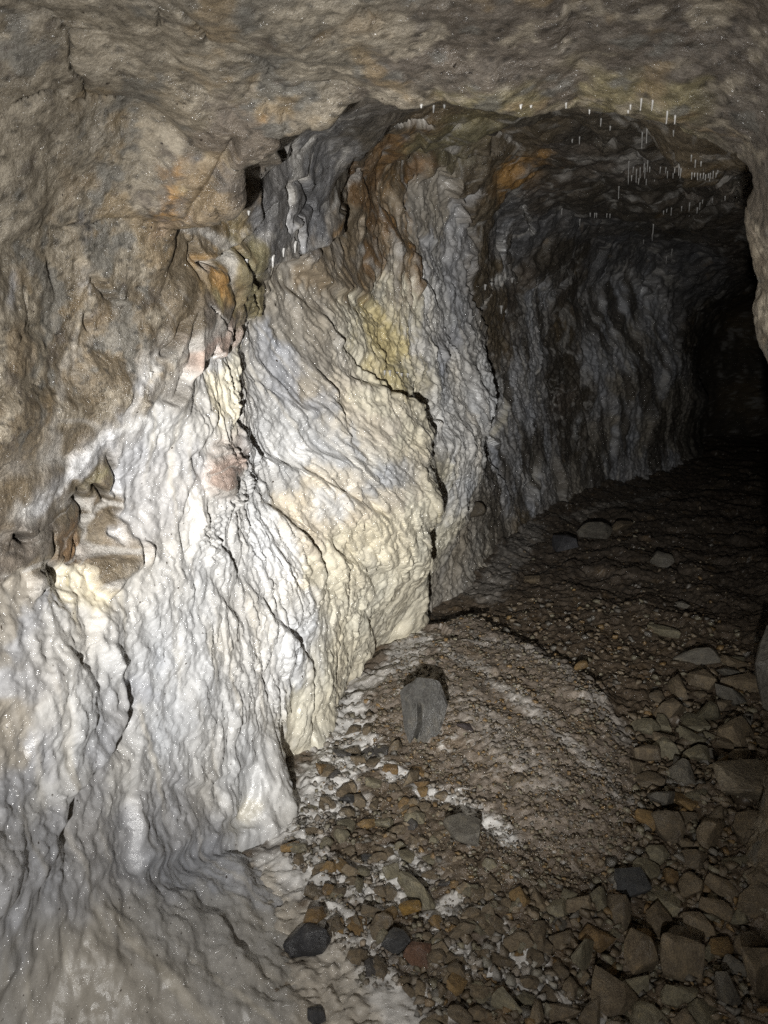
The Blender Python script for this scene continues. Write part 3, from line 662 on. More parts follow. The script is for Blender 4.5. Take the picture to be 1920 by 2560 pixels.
for k, (nm, kind, lab, cat) in NAMES.items():
    m = reg == k
    if not m.any(): continue
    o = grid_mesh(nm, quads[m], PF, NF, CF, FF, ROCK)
    if kind: o['kind'] = kind; o['label'] = LAB[k]
    else: o['label'] = lab; o['category'] = cat; o['group'] = 'flowstone along the left wall'
print('wall built', clock())


# ---------------------------------------------------------------- floor of rubble and fine grit
def fhit(px, py, z=0.0):
    r = ray(px, py); t = (z-CAM[2])/r[2]; return (CAM+r*t)
fx = np.arange(-2.7, 1.3, .0085)
fyl = [-1.5]
while fyl[-1] < 17:
    y = fyl[-1]; fyl.append(y+(.06 if y < .7 else .0065 if y < 1.7 else min(.0065+.0034*(y-1.7), .03)))
fyl = np.array(fyl)
FX, FY = np.meshgrid(fx, fyl, indexing='ij')
FP = np.stack([FX, FY, np.zeros_like(FX)], -1)
fw = fbm(FP, 3, 3, 201); ew1 = .03*fw+.035*fbm(FP, 9, 3, 206); ew2 = .03*np.roll(fw, 40, 0)+.05*fbm(FP, 8, 3, 207)
def segdist(pix, closed=False):
    q = np.array([fhit(*p)[:2] for p in pix]); best = np.full(FX.shape, 9.); which = np.zeros(FX.shape, int); n = len(q)
    for i in range(n if closed else n-1):
        a = q[i]; b = q[(i+1) % n]; ab = b-a; t = np.clip(((FX-a[0])*ab[0]+(FY-a[1])*ab[1])/(ab@ab), 0, 1)
        d = np.hypot(FX+ew1-a[0]-t*ab[0], FY+ew2-a[1]-t*ab[1]); k = d < best; best[k] = d[k]; which[k] = i
    return best, which, q
def finside(q):
    ins = np.zeros(FX.shape, bool); n = len(q); j = n-1
    for i in range(n):
        xi, yi = q[i]; xj, yj = q[j]; ins ^= ((yi > FY) != (yj > FY)) & (FX < (xj-xi)*(FY-yi)/(yj-yi+1e-12)+xi); j = i
    return ins
HEAP = [(1060,1590),(1180,1570),(1330,1635),(1460,1705),(1530,1790),(1600,1940),(1640,2080),(1500,2200),(1250,2180),(1080,1960),(930,1830),(880,1760),(930,1660)]
d, wh, q = segdist(HEAP, True); ins = finside(q); sd = np.where(ins, d, -d)
wid = np.where(wh <= 3, .15, .36)
fz = .080*sstep(-wid*.4, wid, sd)*(.75+.25*sstep(2.0, 3.4, FY))
crest, _, _ = segdist([(1090,1580),(1190,1580),(1330,1645),(1460,1715),(1520,1780)])
fz += .018*np.exp(-(crest/.09)**2)
fz += .03*fw+.012*fbm(FP, 9, 3, 203)
fz -= .035*sstep(-.55, -.15, FX)*(1-sstep(2.8, 4.2, FY))          # the stony channel by the right wall
fz += .10*sstep(-.2, .5, FX)*sstep(1.4, 2.4, FY)
fz += .10*sstep(-1.25, -1.75, FX+.1*fw)*sstep(3.9, 5, FY)+.05*sstep(5, 9, FY)*fbm(FP, 1.5, 3, 205)
grit_zone = sstep(-.05, .1, sd)
a1, a2, av = lobes((FX+.01*fw)/.034, FY/.034, 211); b1, b2, bv = lobes(FX/.0165, FY/.0165, 213)
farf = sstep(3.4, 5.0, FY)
fz += (.010-.003*grit_zone)*np.sqrt(np.clip(1-(a1/.8)**2, 0, 1))*(av > .35)*(.4+av)+.009*np.sqrt(np.clip(1-(b1/.8)**2, 0, 1))*(.2+bv)
c1, c2, cv = lobes((FX+.12*fw)/.15, (FY+.2*fw)/.30, 215); fz += farf*(.022*np.sqrt(np.clip(1-(c1/.75)**2, 0, 1))*(cv > .7)+.030*fbm(FP, 2.5, 5, 216))
FP[..., 2] = fz
def mixc(base, col, m): return base*(1-m[..., None])+np.array(col)*m[..., None]
nn = fbm(FP, 8, 4, 221); nm = fbm(FP, 26, 3, 223); nk = fbm(FP, 60, 2, 225)
FC = np.ones(FP.shape)*np.array((.125, .095, .066))
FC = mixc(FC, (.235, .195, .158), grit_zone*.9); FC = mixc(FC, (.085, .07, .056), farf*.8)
FC = mixc(FC, (.17, .11, .05), sstep(.2, .8, nn)*.5)
FW = np.zeros(FX.shape)
def streak(pix, wpx, amt, col=(.66, .645, .62)):
    global FC, FW
    w = wpx*np.mean([np.linalg.norm(fhit(*p)-CAM) for p in pix])/FPX; d, _, _ = segdist(pix)
    m = np.exp(-(d/w)**2); m = np.clip(sstep(.24, .74, m*1.05+.22*nn+.30*nm+.20*nk), 0, 1)*amt
    FC = mixc(FC, col, m); FW = np.maximum(FW, m)
streak([(880,1880),(960,1935),(1060,1975),(1160,2030),(1230,2090),(1270,2130)], 38, .95)
streak([(860,1760),(850,1850),(870,1900)], 75, .9); streak([(740,2080),(800,2000),(860,1900)], 85, .9)
streak([(700,2180),(800,2200),(900,2200),(1000,2180)], 80, .85); streak([(960,2130),(1000,2240),(1120,2290),(1180,2250)], 34, .75)
streak([(830,2330),(870,2400),(950,2480),(1050,2560)], 80, .85); streak([(1100,2380),(1200,2430),(1330,2440),(1480,2520)], 48, .85); streak([(1200,2300),(1250,2380),(1330,2430)], 30, .7)
streak([(1010,1600),(1150,1690),(1300,1800),(1420,1900),(1560,2010)], 26, .45); streak([(1200,1640),(1350,1680),(1480,1770),(1560,1860)], 34, .3); streak([(1000,1650),(1100,1760),(1200,1830),(1350,1990)], 50, .2)
streak([(900,1720),(980,1700),(1040,1620)], 50, .6); streak([(1150,1480),(1220,1500),(1260,1440),(1330,1340)], 40, .35, (.4, .39, .37)); streak([(1400,1320),(1550,1260),(1700,1230)], 16, .4, (.35, .33, .3))
streak([(600,2200),(720,2300),(800,2420),(860,2560)], 70, .9, (.45, .41, .35))
FC *= (1+.25*nm+.2*nk)[..., None]*np.where(rnd(np.floor(FX/.0165).astype(np.int32), np.floor(FY/.0165).astype(np.int32), 9) > .5, 1.1, .9)[..., None]
FC = np.clip(FC, .01, .8)
nf = normals(FP); nf = np.where(nf[..., 2:] < 0, -nf, nf)
v2 = np.arange(FX.size).reshape(FX.shape); fq = np.stack([v2[:-1, :-1], v2[1:, :-1], v2[1:, 1:], v2[:-1, 1:]], -1)
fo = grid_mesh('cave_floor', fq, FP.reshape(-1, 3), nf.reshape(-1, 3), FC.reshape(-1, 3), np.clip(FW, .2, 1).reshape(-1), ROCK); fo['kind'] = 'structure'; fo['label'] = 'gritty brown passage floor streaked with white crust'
def floor_z(x, y):
    i = np.clip(np.searchsorted(fx, x)-1, 0, len(fx)-2); j = np.clip(np.searchsorted(fyl, y)-1, 0, len(fyl)-2); return FP[i, j, 2]
print('floor built', clock())

# ---------------------------------------------------------------- stones
def stone_material(name, wet):
    mat = bpy.data.materials.new(name); nt, N, L, b = nodes(mat)
    oi = N.new('ShaderNodeObjectInfo'); tc = N.new('ShaderNodeTexCoord')
    mp = N.new('ShaderNodeVectorMath'); mp.operation = 'ADD'; L.new(tc.outputs['Object'], mp.inputs[0])
    cx = N.new('ShaderNodeCombineXYZ'); m10 = mathn(nt, 'MULTIPLY', oi.outputs['Random'], 40.0); L.new(m10, cx.inputs[0]); L.new(m10, cx.inputs[2]); L.new(cx.outputs[0], mp.inputs[1])
    v = mp.outputs[0]
    n1 = noise(nt, 2.2, 6, .65, v, .4); n2 = noise(nt, 14, 5, .7, v); n3 = noise(nt, 1.3, 3, .5, v)
    g = ramp(nt, n1.outputs[0], [(.28, (.50, .46, .43)), (.52, (1, 1, 1)), (.75, (1.5, 1.4, 1.22))]); c = mul_col(nt, oi.outputs['Color'], g.outputs[0])
    g2 = ramp(nt, n2.outputs[0], [(.32, (.55, .54, .53)), (.70, (1.5, 1.5, 1.46))]); c = mul_col(nt, c, g2.outputs[0])
    L.new(c, b.inputs['Base Color'])
    r = ramp(nt, n3.outputs[0], [(.4, (.78,)*3), (.62, (.42 if wet else .6,)*3)]); L.new(r.outputs[0], b.inputs['Roughness'])
    co = ramp(nt, n3.outputs[0], [(.42, (0, 0, 0)), (.6, (.8 if wet else .5,)*3)]); L.new(co.outputs[0], b.inputs['Coat Weight']); b.inputs['Coat Roughness'].default_value = .28
    bp = N.new('ShaderNodeBump'); bp.inputs['Strength'].default_value = .5; bp.inputs['Distance'].default_value = .02; L.new(mathn(nt, 'ADD', n1.outputs[0], n2.outputs[0]), bp.inputs['Height'])
    L.new(bp.outputs[0], b.inputs['Normal']); L.new(bp.outputs[0], b.inputs['Coat Normal'])
    return mat
STONE = stone_material('damp_stone', False); WETSTONE = stone_material('wet_stone', True)
def stone_verts(seed, sub, cuts=11, sc=(1, .8, .6), lump=.05):
    r = random.Random(seed); bm = bmesh.new(); bmesh.ops.create_icosphere(bm, subdivisions=sub, radius=1)
    V = np.array([v.co for v in bm.verts]); Fc = [[v.index for v in f.verts] for f in bm.faces]; bm.free()
    V += V*lump*2*fbm(V+seed*3.1, 1.1, 2, seed)[:, None]
    for k in range(cuts):
        n = np.array([r.gauss(0, 1) for _ in range(3)]); n /= np.linalg.norm(n); h = r.uniform(.40, .78)
        d = V@n-h; V -= np.where(d > 0, d, 0)[:, None]*n*.97
    V += V*lump*.25*fbm(V+seed, 4, 2, seed+3)[:, None]
    V /= np.abs(V).max(0)
    return V*np.array(sc), Fc
def shard(seed, pts=13, cuts=3, sc=(1, .8, .6), rough=.03, box=.55, corners=None):
    """an angular broken stone: the hull of a few points, edges worn a little"""
    r = random.Random(seed); bm = bmesh.new()
    for c in corners or (): bm.verts.new(c)
    for i in range(0 if corners else pts):
        v = np.array([r.gauss(0, 1) for _ in range(3)]); v = v/np.linalg.norm(v); m = np.abs(v).max(); v = v*(1-box)+v/m*box*r.uniform(.75, 1.0); bm.verts.new(v)
    h = bmesh.ops.convex_hull(bm, input=bm.verts[:]); bmesh.ops.delete(bm, geom=list({g for g in h['geom_interior']+h['geom_unused'] if isinstance(g, bmesh.types.BMVert)}), context='VERTS')
    if cuts:
        bmesh.ops.subdivide_edges(bm, edges=bm.edges[:], cuts=cuts, use_grid_fill=True); bmesh.ops.smooth_vert(bm, verts=bm.verts[:], factor=.32, use_axis_x=True, use_axis_y=True, use_axis_z=True)
        bmesh.ops.triangulate(bm, faces=bm.faces[:])
    bmesh.ops.recalc_face_normals(bm, faces=bm.faces[:]); bm.verts.index_update()
    V = np.array([v.co for v in bm.verts]); Fc = [[v.index for v in f.verts] for f in bm.faces]; bm.free()
    if cuts: V += V*rough*fbm(V*1.0+seed, 2.5, 3, seed)[:, None]
    V -= (V.max(0)+V.min(0))/2; V /= np.abs(V).max(0)
    return V*np.array(sc), Fc
def mesh_of(name, V, Fc, mat, smooth=True):
    me = bpy.data.meshes.new(name); me.from_pydata(V.tolist(), [], Fc); me.polygons.foreach_set('use_smooth', np.full(len(Fc), smooth, bool)); me.materials.append(mat); return me
shapes = {}
for wet in (0, 1):
    shapes[wet] = []
    for k in range(16):
        q = random.Random(900+k); V, Fc = shard(50+k, 11+k % 5, 3, (1, q.uniform(.60, .95), q.uniform(.42, .72)), .05, q.uniform(.2, .7))
        shapes[wet].append(mesh_of('stone', V, Fc, WETSTONE if wet else STONE, False))
COLS = {'brown': [(.150, .116, .076), (.168, .132, .088), (.132, .104, .07)], 'ochre': [(.20, .13, .055), (.18, .115, .05)], 'grey': [(.125, .115, .098), (.14, .128, .108)], 'olive': [(.17, .152, .105), (.182, .162, .112)], 'dark grey': [(.05, .05, .052), (.065, .06, .058)]}
def inpix(poly, px, py):
    c = False; j = len(poly)-1
    for i in range(len(poly)):
        (xi, yi), (xj, yj) = poly[i], poly[j]
        if (yi > py) != (yj > py) and px < (xj-xi)*(py-yi)/(yj-yi)+xi: c = not c
        j = i
    return c
placed = []; marks = []      # x, y, r of every stone; the stones that stand out
def free(x, y, r, k=.74):
    for (a, b, c) in placed:
        if (a-x)**2+(b-y)**2 < (k*(c+r))**2: return False
    return True
def put_stone(px, py, rpx, colname, label, group=None, wet=0, flat=1.0, shape=None, sink=.35, rot=None, name='stone', col=None, tilt=.35, asp=None, mark=None):
    """a stone of its own, resting on the floor; rpx is its half width in the photograph"""
    p = fhit(px, py); z = floor_z(p[0], p[1]); p = fhit(px, py, z+.02)
    r = rpx*(.86 if mark else 1)*np.linalg.norm(p-CAM)/FPX
    o = bpy.data.objects.new(name, random.choice(shapes[wet]) if shape is None else shapes[wet][shape]); scene.collection.objects.link(o)
    o.scale = (r*.9, r*.9*(asp or 1), r*.9*flat); o.rotation_euler = (random.uniform(-tilt, tilt), random.uniform(-tilt, tilt), random.uniform(0, 6.28) if rot is None else rot)
    o.location = (p[0], p[1], floor_z(p[0], p[1])+r*.6*flat*(1-sink)); c = col or random.choice(COLS[colname]); k = random.uniform(.85, 1.2); o.color = (c[0]*k, c[1]*k, c[2]*k, 1)
    o['label'] = label; o['category'] = 'stone'
    if group: o['group'] = group
    placed.append((p[0], p[1], r))
    if mark: marks.append((p[0], p[1], mark))
    return o
# stones one can single out
put_stone(770, 2360, 68, 'dark grey', 'black wet rock half sunk in the pale flowstone apron', wet=1, shape=3, sink=.5, rot=.3, col=(.03, .03, .034), flat=.9, mark='the black wet rock')
put_stone(787, 2308, 40, 'ochre', 'rust brown stone sitting on the black wet rock', wet=1, shape=5, sink=-1.2, rot=1.0, mark='the rust brown stone')
put_stone(1580, 2212, 48, 'dark grey', 'blue grey pointed stone between the grit heap and the rubble', shape=8, col=(.058, .06, .064), rot=.5, sink=.1, mark='the blue grey pointed stone')
put_stone(1155, 2110, 58, 'grey', 'flat topped grey stone beside the white crust on the floor', shape=2, flat=1.1, rot=2.0, sink=.1, mark='the flat topped grey stone')
put_stone(1045, 2235, 76, 'olive', 'long low greenish stone under the white crust', shape=6, flat=.7, rot=-.5, asp=.6, mark='the long greenish stone')
put_stone(897, 2215, 42, 'olive', 'slim pointed olive stone lying beside the flowstone foot', shape=9, rot=2.0, flat=.6, asp=.45, wet=1, mark='the slim olive stone')
put_stone(1026, 2270, 33, 'ochre', 'glossy amber stone in front of the long greenish stone', wet=1, shape=1, rot=.9, col=(.21, .125, .03), mark='the glossy amber stone')
put_stone(988, 2352, 34, 'dark grey', 'small black stone beside a reddish brown stone', wet=1, shape=4)
put_stone(1048, 2372, 44, 'brown', 'reddish brown stone beside a small black stone', wet=1, shape=7, col=(.15, .08, .05), flat=1.1, mark='the reddish brown stone')
put_stone(792, 2532, 26, 'dark grey', 'dark pebble set in the end of the pale apron', shape=10, col=(.05, .05, .055))
put_stone(1703, 2425, 56, 'brown', 'squarish brown stone in the front of the rubble', shape=11, flat=1.25, sink=0, rot=.2, mark='the squarish brown stone')
put_stone(1600, 2420, 58, 'brown', 'rounded brown stone touching the squarish one', shape=12, flat=1.2, sink=0, mark='the rounded brown stone')
put_stone(1460, 2400, 44, 'olive', 'tall narrow olive stone standing on edge', shape=13, flat=1.5, sink=0, rot=1.2, asp=.6, mark='the tall olive stone')
put_stone(1520, 2485, 66, 'brown', 'wide brown stone with a ridged top at the crust edge', shape=0, flat=1.1, sink=.1, mark='the wide ridged stone')
put_stone(1815, 2480, 52, 'grey', 'blocky grey brown stone wedged beside a tall boulder', shape=14, flat=1.2, mark='the blocky grey brown stone')
put_stone(1905, 2470, 62, 'brown', 'tall brown boulder at the foot of the right wall', shape=15, flat=1.5, sink=-.2, rot=.7, mark='the tall brown boulder')
put_stone(1880, 2350, 60, 'brown', 'broad brown stone behind the tall boulder', shape=3, flat=.9, mark='the broad brown stone')
put_stone(1860, 1968, 92, 'brown', 'large tan boulder with a sloping face against the right wall', name='boulder', shape=2, flat=.75, col=(.15, .125, .09), sink=.1, rot=.4, mark='the large tan boulder')
put_stone(1955, 1790, 125, 'grey', 'big dark grey boulder leaning on the right wall', name='boulder', shape=9, flat=1.5, col=(.10, .092, .08), sink=.0, rot=1.9, mark='the big dark boulder')
put_stone(1740, 1640, 66, 'grey', 'flat grey slab lying across the far rubble', shape=6, flat=.55, asp=.55, rot=.1, mark='the flat grey slab')
put_stone(1660, 1565, 50, 'olive', 'low olive slab at the far edge of the rubble', shape=1, flat=.6, asp=.6, rot=-.1, mark='the low olive slab')
put_stone(1655, 1395, 40, 'grey', 'rounded pale stone alone on the dark far floor', shape=12, flat=1.0, mark='the lone pale stone')
put_stone(1705, 1512, 20, 'grey', 'small round grey stone on the floor behind the rubble', shape=5, mark='the small round grey stone')
put_stone(1408, 1365, 46, 'dark grey', 'black rock at the foot of the far wall', shape=7, col=(.035, .035, .04), mark='the black rock by the far wall')
put_stone(1490, 1335, 55, 'grey', 'wide grey stone in front of the dim far wall', shape=4, flat=.7, mark='the wide grey far stone')
put_stone(1555, 1325, 34, 'brown', 'pointed brown stone in front of the dim far wall', shape=10, flat=.9, mark='the pointed far stone')
put_stone(1330, 1450, 22, 'brown', 'small brown stone on the dirty slope beneath the drapery', shape=8)
put_stone(1447, 1685, 24, 'ochre', 'lone ochre stone on the crest of the grit heap', shape=11, mark='the lone ochre stone')
put_stone(1290, 1925, 26, 'brown', 'lone brown stone on the face of the grit heap', shape=3, mark='the lone heap stone')
put_stone(1160, 1800, 32, 'dark grey', 'purplish dark stone beside the leaning grey slab', shape=13, col=(.07, .055, .055), flat=.6, mark='the purplish stone')
# the leaning slab
V, Fc = shard(400, 0, 5, (1, .36, 1), .05, 0, [(-.95, -.4, .55), (-.35, -.7, .95), (.55, -.5, .9), (1, -.3, .35), (.8, -.5, -.25), (.3, -.4, -.9), (-.12, -.7, -1.0), (-.62, -.6, -.45), (-.30, -1.0, .15), (.28, -.95, .3), (-.7, .8, .5), (.7, .8, .6), (.2, .8, -.7)])
cl = V[:, 0]+.10-.12*V[:, 2]+.06*np.sin(V[:, 2]*7); V[:, 1] += .20*np.exp(-(cl/.08)**2)*(V[:, 2] < .35)*(V[:, 1] < .1)
V[:, 1] += .05*fbm(V, 3, 3, 8)
o = bpy.data.objects.new('slab', mesh_of('slab', V, Fc, WETSTONE, False)); scene.collection.objects.link(o)
p = fhit(1047, 1870); o.scale = (.088, .13, .135); o.location = (p[0]-.01, p[1]+.05, floor_z(p[0], p[1])+.06); o.rotation_euler = (-.55, .06, YAW-.1); o.color = (.078, .075, .07, 1)
o['label'] = 'pointed grey slab with a cleft face leaning on the grit heap'; o['category'] = 'stone'; placed.append((p[0], p[1]+.04, .09))
# the rubble
ZONES = [
 ([(1080,2560),(1000,2440),(1060,2330),(1250,2250),(1500,2230),(1620,2100),(1570,1900),(1640,1740),(1850,1640),(1920,1900),(1920,2560)], (12, 44), 200, ['brown']*6+['olive']*2+['grey', 'ochre'], 'in the rubble', 'stones of the rubble along the right wall', 0),
 ([(720,2110),(860,1800),(960,1800),(1100,1960),(1230,2140),(1260,2260),(1060,2450),(900,2440),(830,2300)], (8, 25), 125, ['brown']*6+['ochre']*2+['olive']*2+['dark grey'], 'in white crust', 'wet stones caught in the white crust', 1),
 ([(1420,1730),(1450,1640),(1560,1560),(1700,1560),(1840,1600),(1800,1760),(1640,1800),(1540,1800)], (12, 38), 50, ['brown']*4+['grey']*2+['olive'], 'in dim rubble', 'stones of the dim rubble behind the heap', 0),
 ([(1000,1590),(1100,1560),(1250,1580),(1180,1640),(1040,1620)], (9, 18), 22, ['brown', 'olive', 'ochre'], 'at the bulge foot', 'small stones at the bulge foot', 1),
 ([(1380,1480),(1420,1380),(1600,1330),(1800,1330),(1820,1480),(1600,1540)], (8, 26), 24, ['dark grey', 'grey', 'brown'], 'on the far floor', 'stones scattered on the far floor', 0)]
big_left = 345-len(placed); small = []
for poly, (r0, r1), want, cols, lab, grp, wet in ZONES:
    xs = [p[0] for p in poly]; yl_ = [p[1] for p in poly]; got = 0
    for t in range(5000):
        if got >= want or big_left <= 0: break
        f = t/5000; rp = r1*(1-f)+r0*f; rp *= random.uniform(.8, 1.1)
        x = random.uniform(min(xs), max(xs)); y = random.uniform(min(yl_), max(yl_))
        if not inpix(poly, x, y): continue
        if poly is ZONES[0][0]: rp *= np.interp(x+.35*(y-2000), [1150, 1400, 1750], [.55, .8, 1.05])
        p = fhit(x, y); r = rp*np.linalg.norm(p-CAM)/FPX
        if not free(p[0], p[1], r): continue
        c = random.choice(cols); fl_ = random.uniform(.7, 1.2); mk = min(marks, key=lambda q: (q[0]-p[0])**2+(q[1]-p[1])**2); dm = math.hypot(mk[0]-p[0], mk[1]-p[1])
        rp = max(rp, 7); size = 'small' if rp < r0+.25*(r1-r0) else 'large' if rp > r0+.7*(r1-r0) else 'middling'; form = 'flat' if fl_ < .85 else 'blocky' if fl_ > 1.05 else 'angular'
        wherel = ('touching ' if dm < r+.07 else 'close to ' if dm < r+.16 else 'not far from ')+mk[2]
        put_stone(x, y, rp, c, f"{size} {form} {c} stone {lab} {wherel}", grp, wet, flat=fl_, sink=random.uniform(.5, 1.0) if wet else random.uniform(.4, .9)); got += 1; big_left -= 1
print('stones', len(placed), clock())

# fine gravel nobody could count: one object
bases = [shard(700+k, 8, 0, (1, .78, .58), 0, .3) for k in range(8)]
GV = []; GF = []; GC = []; off = 0
GZ = [([(700,2130),(860,1760),(960,1780),(1150,1980),(1270,2200),(1100,2480),(900,2480)], (3, 10), 2200, .045), ([(1050,2560),(1000,2400),(1250,2200),(1480,2200),(1600,1950),(1560,1800),(1900,1620),(1920,2560)], (4, 16), 3000, 0),
      ([(1000,1620),(1180,1580),(1500,1760),(1640,2050),(1550,2230),(1250,2230),(1080,1960),(920,1800)], (2, 7.5), 5200, 0), ([(1080,1590),(1350,1500),(1600,1520),(1850,1560),(1850,1700),(1500,1740),(1330,1640)], (2, 11), 800, 0), ([(1150,1520),(1400,1320),(1750,1260),(1850,1500),(1400,1560)], (1.5, 7), 200, 0)]
for poly, (r0, r1), want, _ in GZ:
    xs = [p[0] for p in poly]; yl_ = [p[1] for p in poly]; got = 0
    while got < want:
        x = random.uniform(min(xs), max(xs)); y = random.uniform(min(yl_), max(yl_))
        if not inpix(poly, x, y): continue
        got += 1; p = fhit(x, y); rp = r0+(r1-r0)*random.random()**2.8; r = rp*np.linalg.norm(p-CAM)/FPX
        V, Fc = bases[got % 8]; a = random.uniform(0, 6.28); M = np.array(Matrix.Rotation(a, 3, 'Z') @ Matrix.Rotation(random.uniform(-.6, .6), 3, 'X'))
        Q = (V*r)@M.T+np.array((p[0], p[1], floor_z(p[0], p[1])+r*.38)); GV.append(Q); GF.append(np.array(Fc)+off); off += len(V)
        c = np.array(random.choice(COLS[random.choice(['brown']*7+['grey']*2+['olive']*2+['ochre'])]))*random.uniform(.8, 1.35)
        i = np.clip(np.searchsorted(fx, p[0])-1, 0, len(fx)-2); j = np.clip(np.searchsorted(fyl, p[1])-1, 0, len(fyl)-2)
        m = .55*FW[i, j]*random.random(); c = c*(1-m)+FC[i, j]*m; GC.append(np.tile(c, (len(V), 1)))
GV = np.concatenate(GV); GF = np.concatenate(GF); GC = np.concatenate(GC)
me = bpy.data.meshes.new('gravel'); me.vertices.add(len(GV)); me.vertices.foreach_set('co', GV.astype(np.float32).ravel()); me.loops.add(GF.size); me.loops.foreach_set('vertex_index', GF.astype(np.int32).ravel())
me.polygons.add(len(GF)); me.polygons.foreach_set('loop_start', np.arange(0, GF.size, 3, dtype=np.int32)); me.update(calc_edges=True)
a = me.attributes.new('stone', 'FLOAT_COLOR', 'POINT'); a.data.foreach_set('color', np.concatenate([GC, np.ones((len(GC), 1))], 1).astype(np.float32).ravel())
b = me.attributes.new('crust', 'FLOAT', 'POINT'); b.data.foreach_set('value', np.full(len(GV), .4, np.float32)); me.materials.append(ROCK)
o = bpy.data.objects.new('gravel', me); scene.collection.objects.link(o); o['kind'] = 'stuff'; o['label'] = 'fine brown gravel strewn over the passage floor'; o['category'] = 'gravel'

# ---------------------------------------------------------------- stalactites
cf = np.array([-math.sin(YAW)*math.cos(PITCH), math.cos(YAW)*math.cos(PITCH), -math.sin(PITCH)]); cu = np.array([-math.sin(YAW)*math.sin(PITCH), math.cos(YAW)*math.sin(PITCH), math.cos(PITCH)])
rel = PF-CAM; zz = rel@cf; ok = zz > .3
sx = np.where(ok, 960+FPX*(rel@CRIGHT)/np.where(ok, zz, 1), -9e3); sy = np.where(ok, 1280-FPX*(rel@cu)/np.where(ok, zz, 1), -9e3)
def surf(px, py, r=7):
    k = np.nonzero((np.abs(sx-px) < r) & (np.abs(sy-py) < r))[0]
    if len(k) == 0: return None
    k = k[zz[k] < zz[k].min()*1.03]; i = k[np.argmin((sx[k]-px)**2+(sy[k]-py)**2)]; return PF[i], NF[i]
def calcite():
    mat = bpy.data.materials.new('white_calcite'); nt, N, L, b = nodes(mat); tc = N.new('ShaderNodeTexCoord'); n = noise(nt, 90, 4, .6, tc.outputs['Object'])
    r = ramp(nt, n.outputs[0], [(.3, (.27, .26, .245)), (.7, (.50, .49, .47))]); L.new(r.outputs[0], b.inputs['Base Color']); b.inputs['Roughness'].default_value = .3
    bp = N.new('ShaderNodeBump'); bp.inputs['Strength'].default_value = .4; bp.inputs['Distance'].default_value = .003; L.new(n.outputs[0], bp.inputs['Height']); L.new(bp.outputs[0], b.inputs['Normal']); return mat
CALC = calcite()
def stalactite(px, py, lpx, wpx, label, group=None):
    s = surf(px, py)
    if s is None: print('no surface', px, py); return
    p, n = s; d = np.linalg.norm(p-CAM); L = random.uniform(.5, .95)*lpx*d/FPX; w = wpx*d/FPX*.42; p = p+n*w*.4
    V = []; Fc = []; k = 7; bx, by = random.uniform(-.06, .06)*L, random.uniform(-.06, .06)*L
    prof = [(-.45, 1.9), (-.12, 1.45), (.08, 1.1), (.35, .95), (.7, .75), (.93, .62), (1.0, .25)]
    for (t, q) in prof:
        q *= random.uniform(.9, 1.1)
        for i in range(k): a = 6.283*i/k; V.append((w*q*math.cos(a)+bx*max(t, 0)**2, w*q*math.sin(a)+by*max(t, 0)**2, -t*min(L, L if t > 0 else .05)))
    for j in range(len(prof)-1):
        for i in range(k): Fc.append((j*k+i, (j+1)*k+i, (j+1)*k+(i+1) % k, j*k+(i+1) % k))
    Fc.append(tuple((len(prof)-1)*k+i for i in range(k)))
    o = bpy.data.objects.new('stalactite', mesh_of('stalactite', np.array(V), Fc, CALC)); scene.collection.objects.link(o); o.location = p
    o['label'] = label; o['category'] = 'stalactite'
    if group: o['group'] = group
stalactite(680, 648, 36, 8, 'longest of the white stalactites under the grey rock nose')
stalactite(613, 664, 30, 7, 'white stalactite alone at the lowest corner of the grey rock nose')
stalactite(707, 628, 16, 7, 'short stalactite between two longer ones under the rock nose')
stalactite(736, 612, 24, 8, 'white stalactite where a pale streak runs off the rock nose')
stalactite(622, 528, 12, 6, 'stubby white stalactite under the ochre crack of the near roof')
stalactite(376, 935, 20, 8, 'thick white stub under the bleached ledge of the brown wall')
stalactite(360, 945, 9, 6, 'tiny white stub beside the thick one under the bleached ledge')
for i, (x, y, l) in enumerate([(975,932,12),(990,935,14),(1003,938,14),(1017,938,12),(960,928,10)]): stalactite(x, y, l, 6, 'small cream drip fringing the yellow stained flowstone', 'drips fringing the yellow flowstone')
for (x, y, l) in [(1214,716,16),(1228,712,10),(1278,700,14),(1252,772,14),(1262,782,18),(1320,566,14)]: stalactite(x, y, l, 6, 'white drip at the end of a pale streak on the dark wall', 'drips on the dark wall')
for (x, y, l) in [(1053,262,10),(1086,266,16),(1112,262,8),(1303,262,10),(1330,262,7)]: stalactite(x, y, l, 6, 'white nub under the lip of the low arch', 'nubs under the arch lip')
k8 = lambda a: [(1400+x/3.19, 200+y0/3.19, (y1-y0)/3.19) for (x, y0, y1) in a]
for (x, y, l) in k8([(640,150,245),(725,165,235),(575,200,255),(530,245,270),(865,250,345),(925,290,345),(50,180,235),(225,230,270),(325,310,370),(405,370,400)]): stalactite(x, y, l, 4.2, 'white stalactite hanging just behind the lip of the low arch', 'stalactites behind the arch lip')
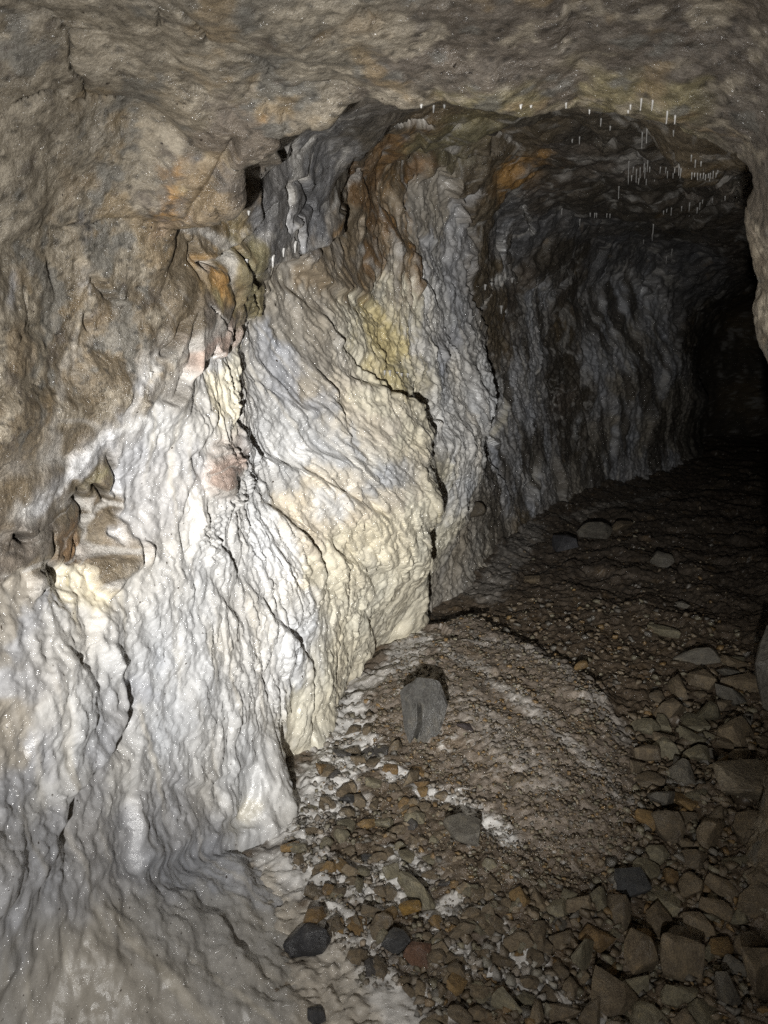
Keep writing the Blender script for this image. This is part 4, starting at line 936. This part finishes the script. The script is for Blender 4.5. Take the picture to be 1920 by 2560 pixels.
for (x, y, l) in k8([(155,455,540),(90,480,505),(660,420,540),(678,400,500),(905,405,460),(700,625,720),(780,610,640),(1050,600,670),(1090,640,690),(1115,650,690)]): stalactite(x, y, l, 3.4, 'thin soda straw on the broken roof between the arch and the straw rows', 'straws on the broken roof')
for (x, y, l) in k8([(545,650,820),(570,770,825),(605,710,820),(635,700,800),(655,690,760),(685,700,800),(692,780,840),(625,790,835),(755,780,820),(585,700,760),(668,690,780),(715,700,750),(800,700,770),(845,700,760),(857,730,790),(905,740,785),(935,710,780),(965,710,800),(990,720,770),(920,710,750),(1050,740,795),(1068,740,780),(1100,740,790),(1122,750,800),(1145,740,790),(1165,750,795),(1185,740,790),(1202,735,800),(1222,740,800),(1238,745,790),(1265,720,755)]): stalactite(x, y, l, 3.0, 'thin soda straw in the long upper row under the dark roof', 'soda straws of the upper row')
for (x, y, l) in k8([(885,1020,1075),(830,1040,1070),(850,1035,1060),(975,1010,1050),(1035,990,1040),(1090,1030,1065),(1122,1000,1060),(1157,970,1010),(1030,1050,1085),(1215,960,1000),(1312,930,980)]): stalactite(x, y, l, 3.0, 'thin soda straw in the lower row beside the dark hollow', 'soda straws of the lower row')
for (x, y, l) in k8([(465,870,1000),(245,1060,1090),(280,1060,1100),(295,1060,1100),(375,1065,1110),(400,1070,1100),(155,1120,1170),(20,1030,1075),(895,1350,1410),(850,1420,1470),(735,1230,1280),(670,1290,1320),(725,1170,1250)]): stalactite(x, y, l, 3.0, 'small white straw on the dark wall under the straw rows', 'straws on the dark wall')
# the dark chip of rock stuck on the drapery
s = surf(1190, 1278, 9)
V, Fc = stone_verts(610, 3, 7, (1, .55, .6), .06); o = bpy.data.objects.new('rock_chip', mesh_of('rock_chip', V, Fc, STONE)); scene.collection.objects.link(o)
o.location = s[0]; r = 32*np.linalg.norm(s[0]-CAM)/FPX; o.scale = (r, r, r); o.rotation_euler = (0, -.35, YAW); o.color = (.075, .062, .045, 1)
o['label'] = 'dark brown rock chip stuck to the flowstone drapery'; o['category'] = 'rock'
print('done', clock())
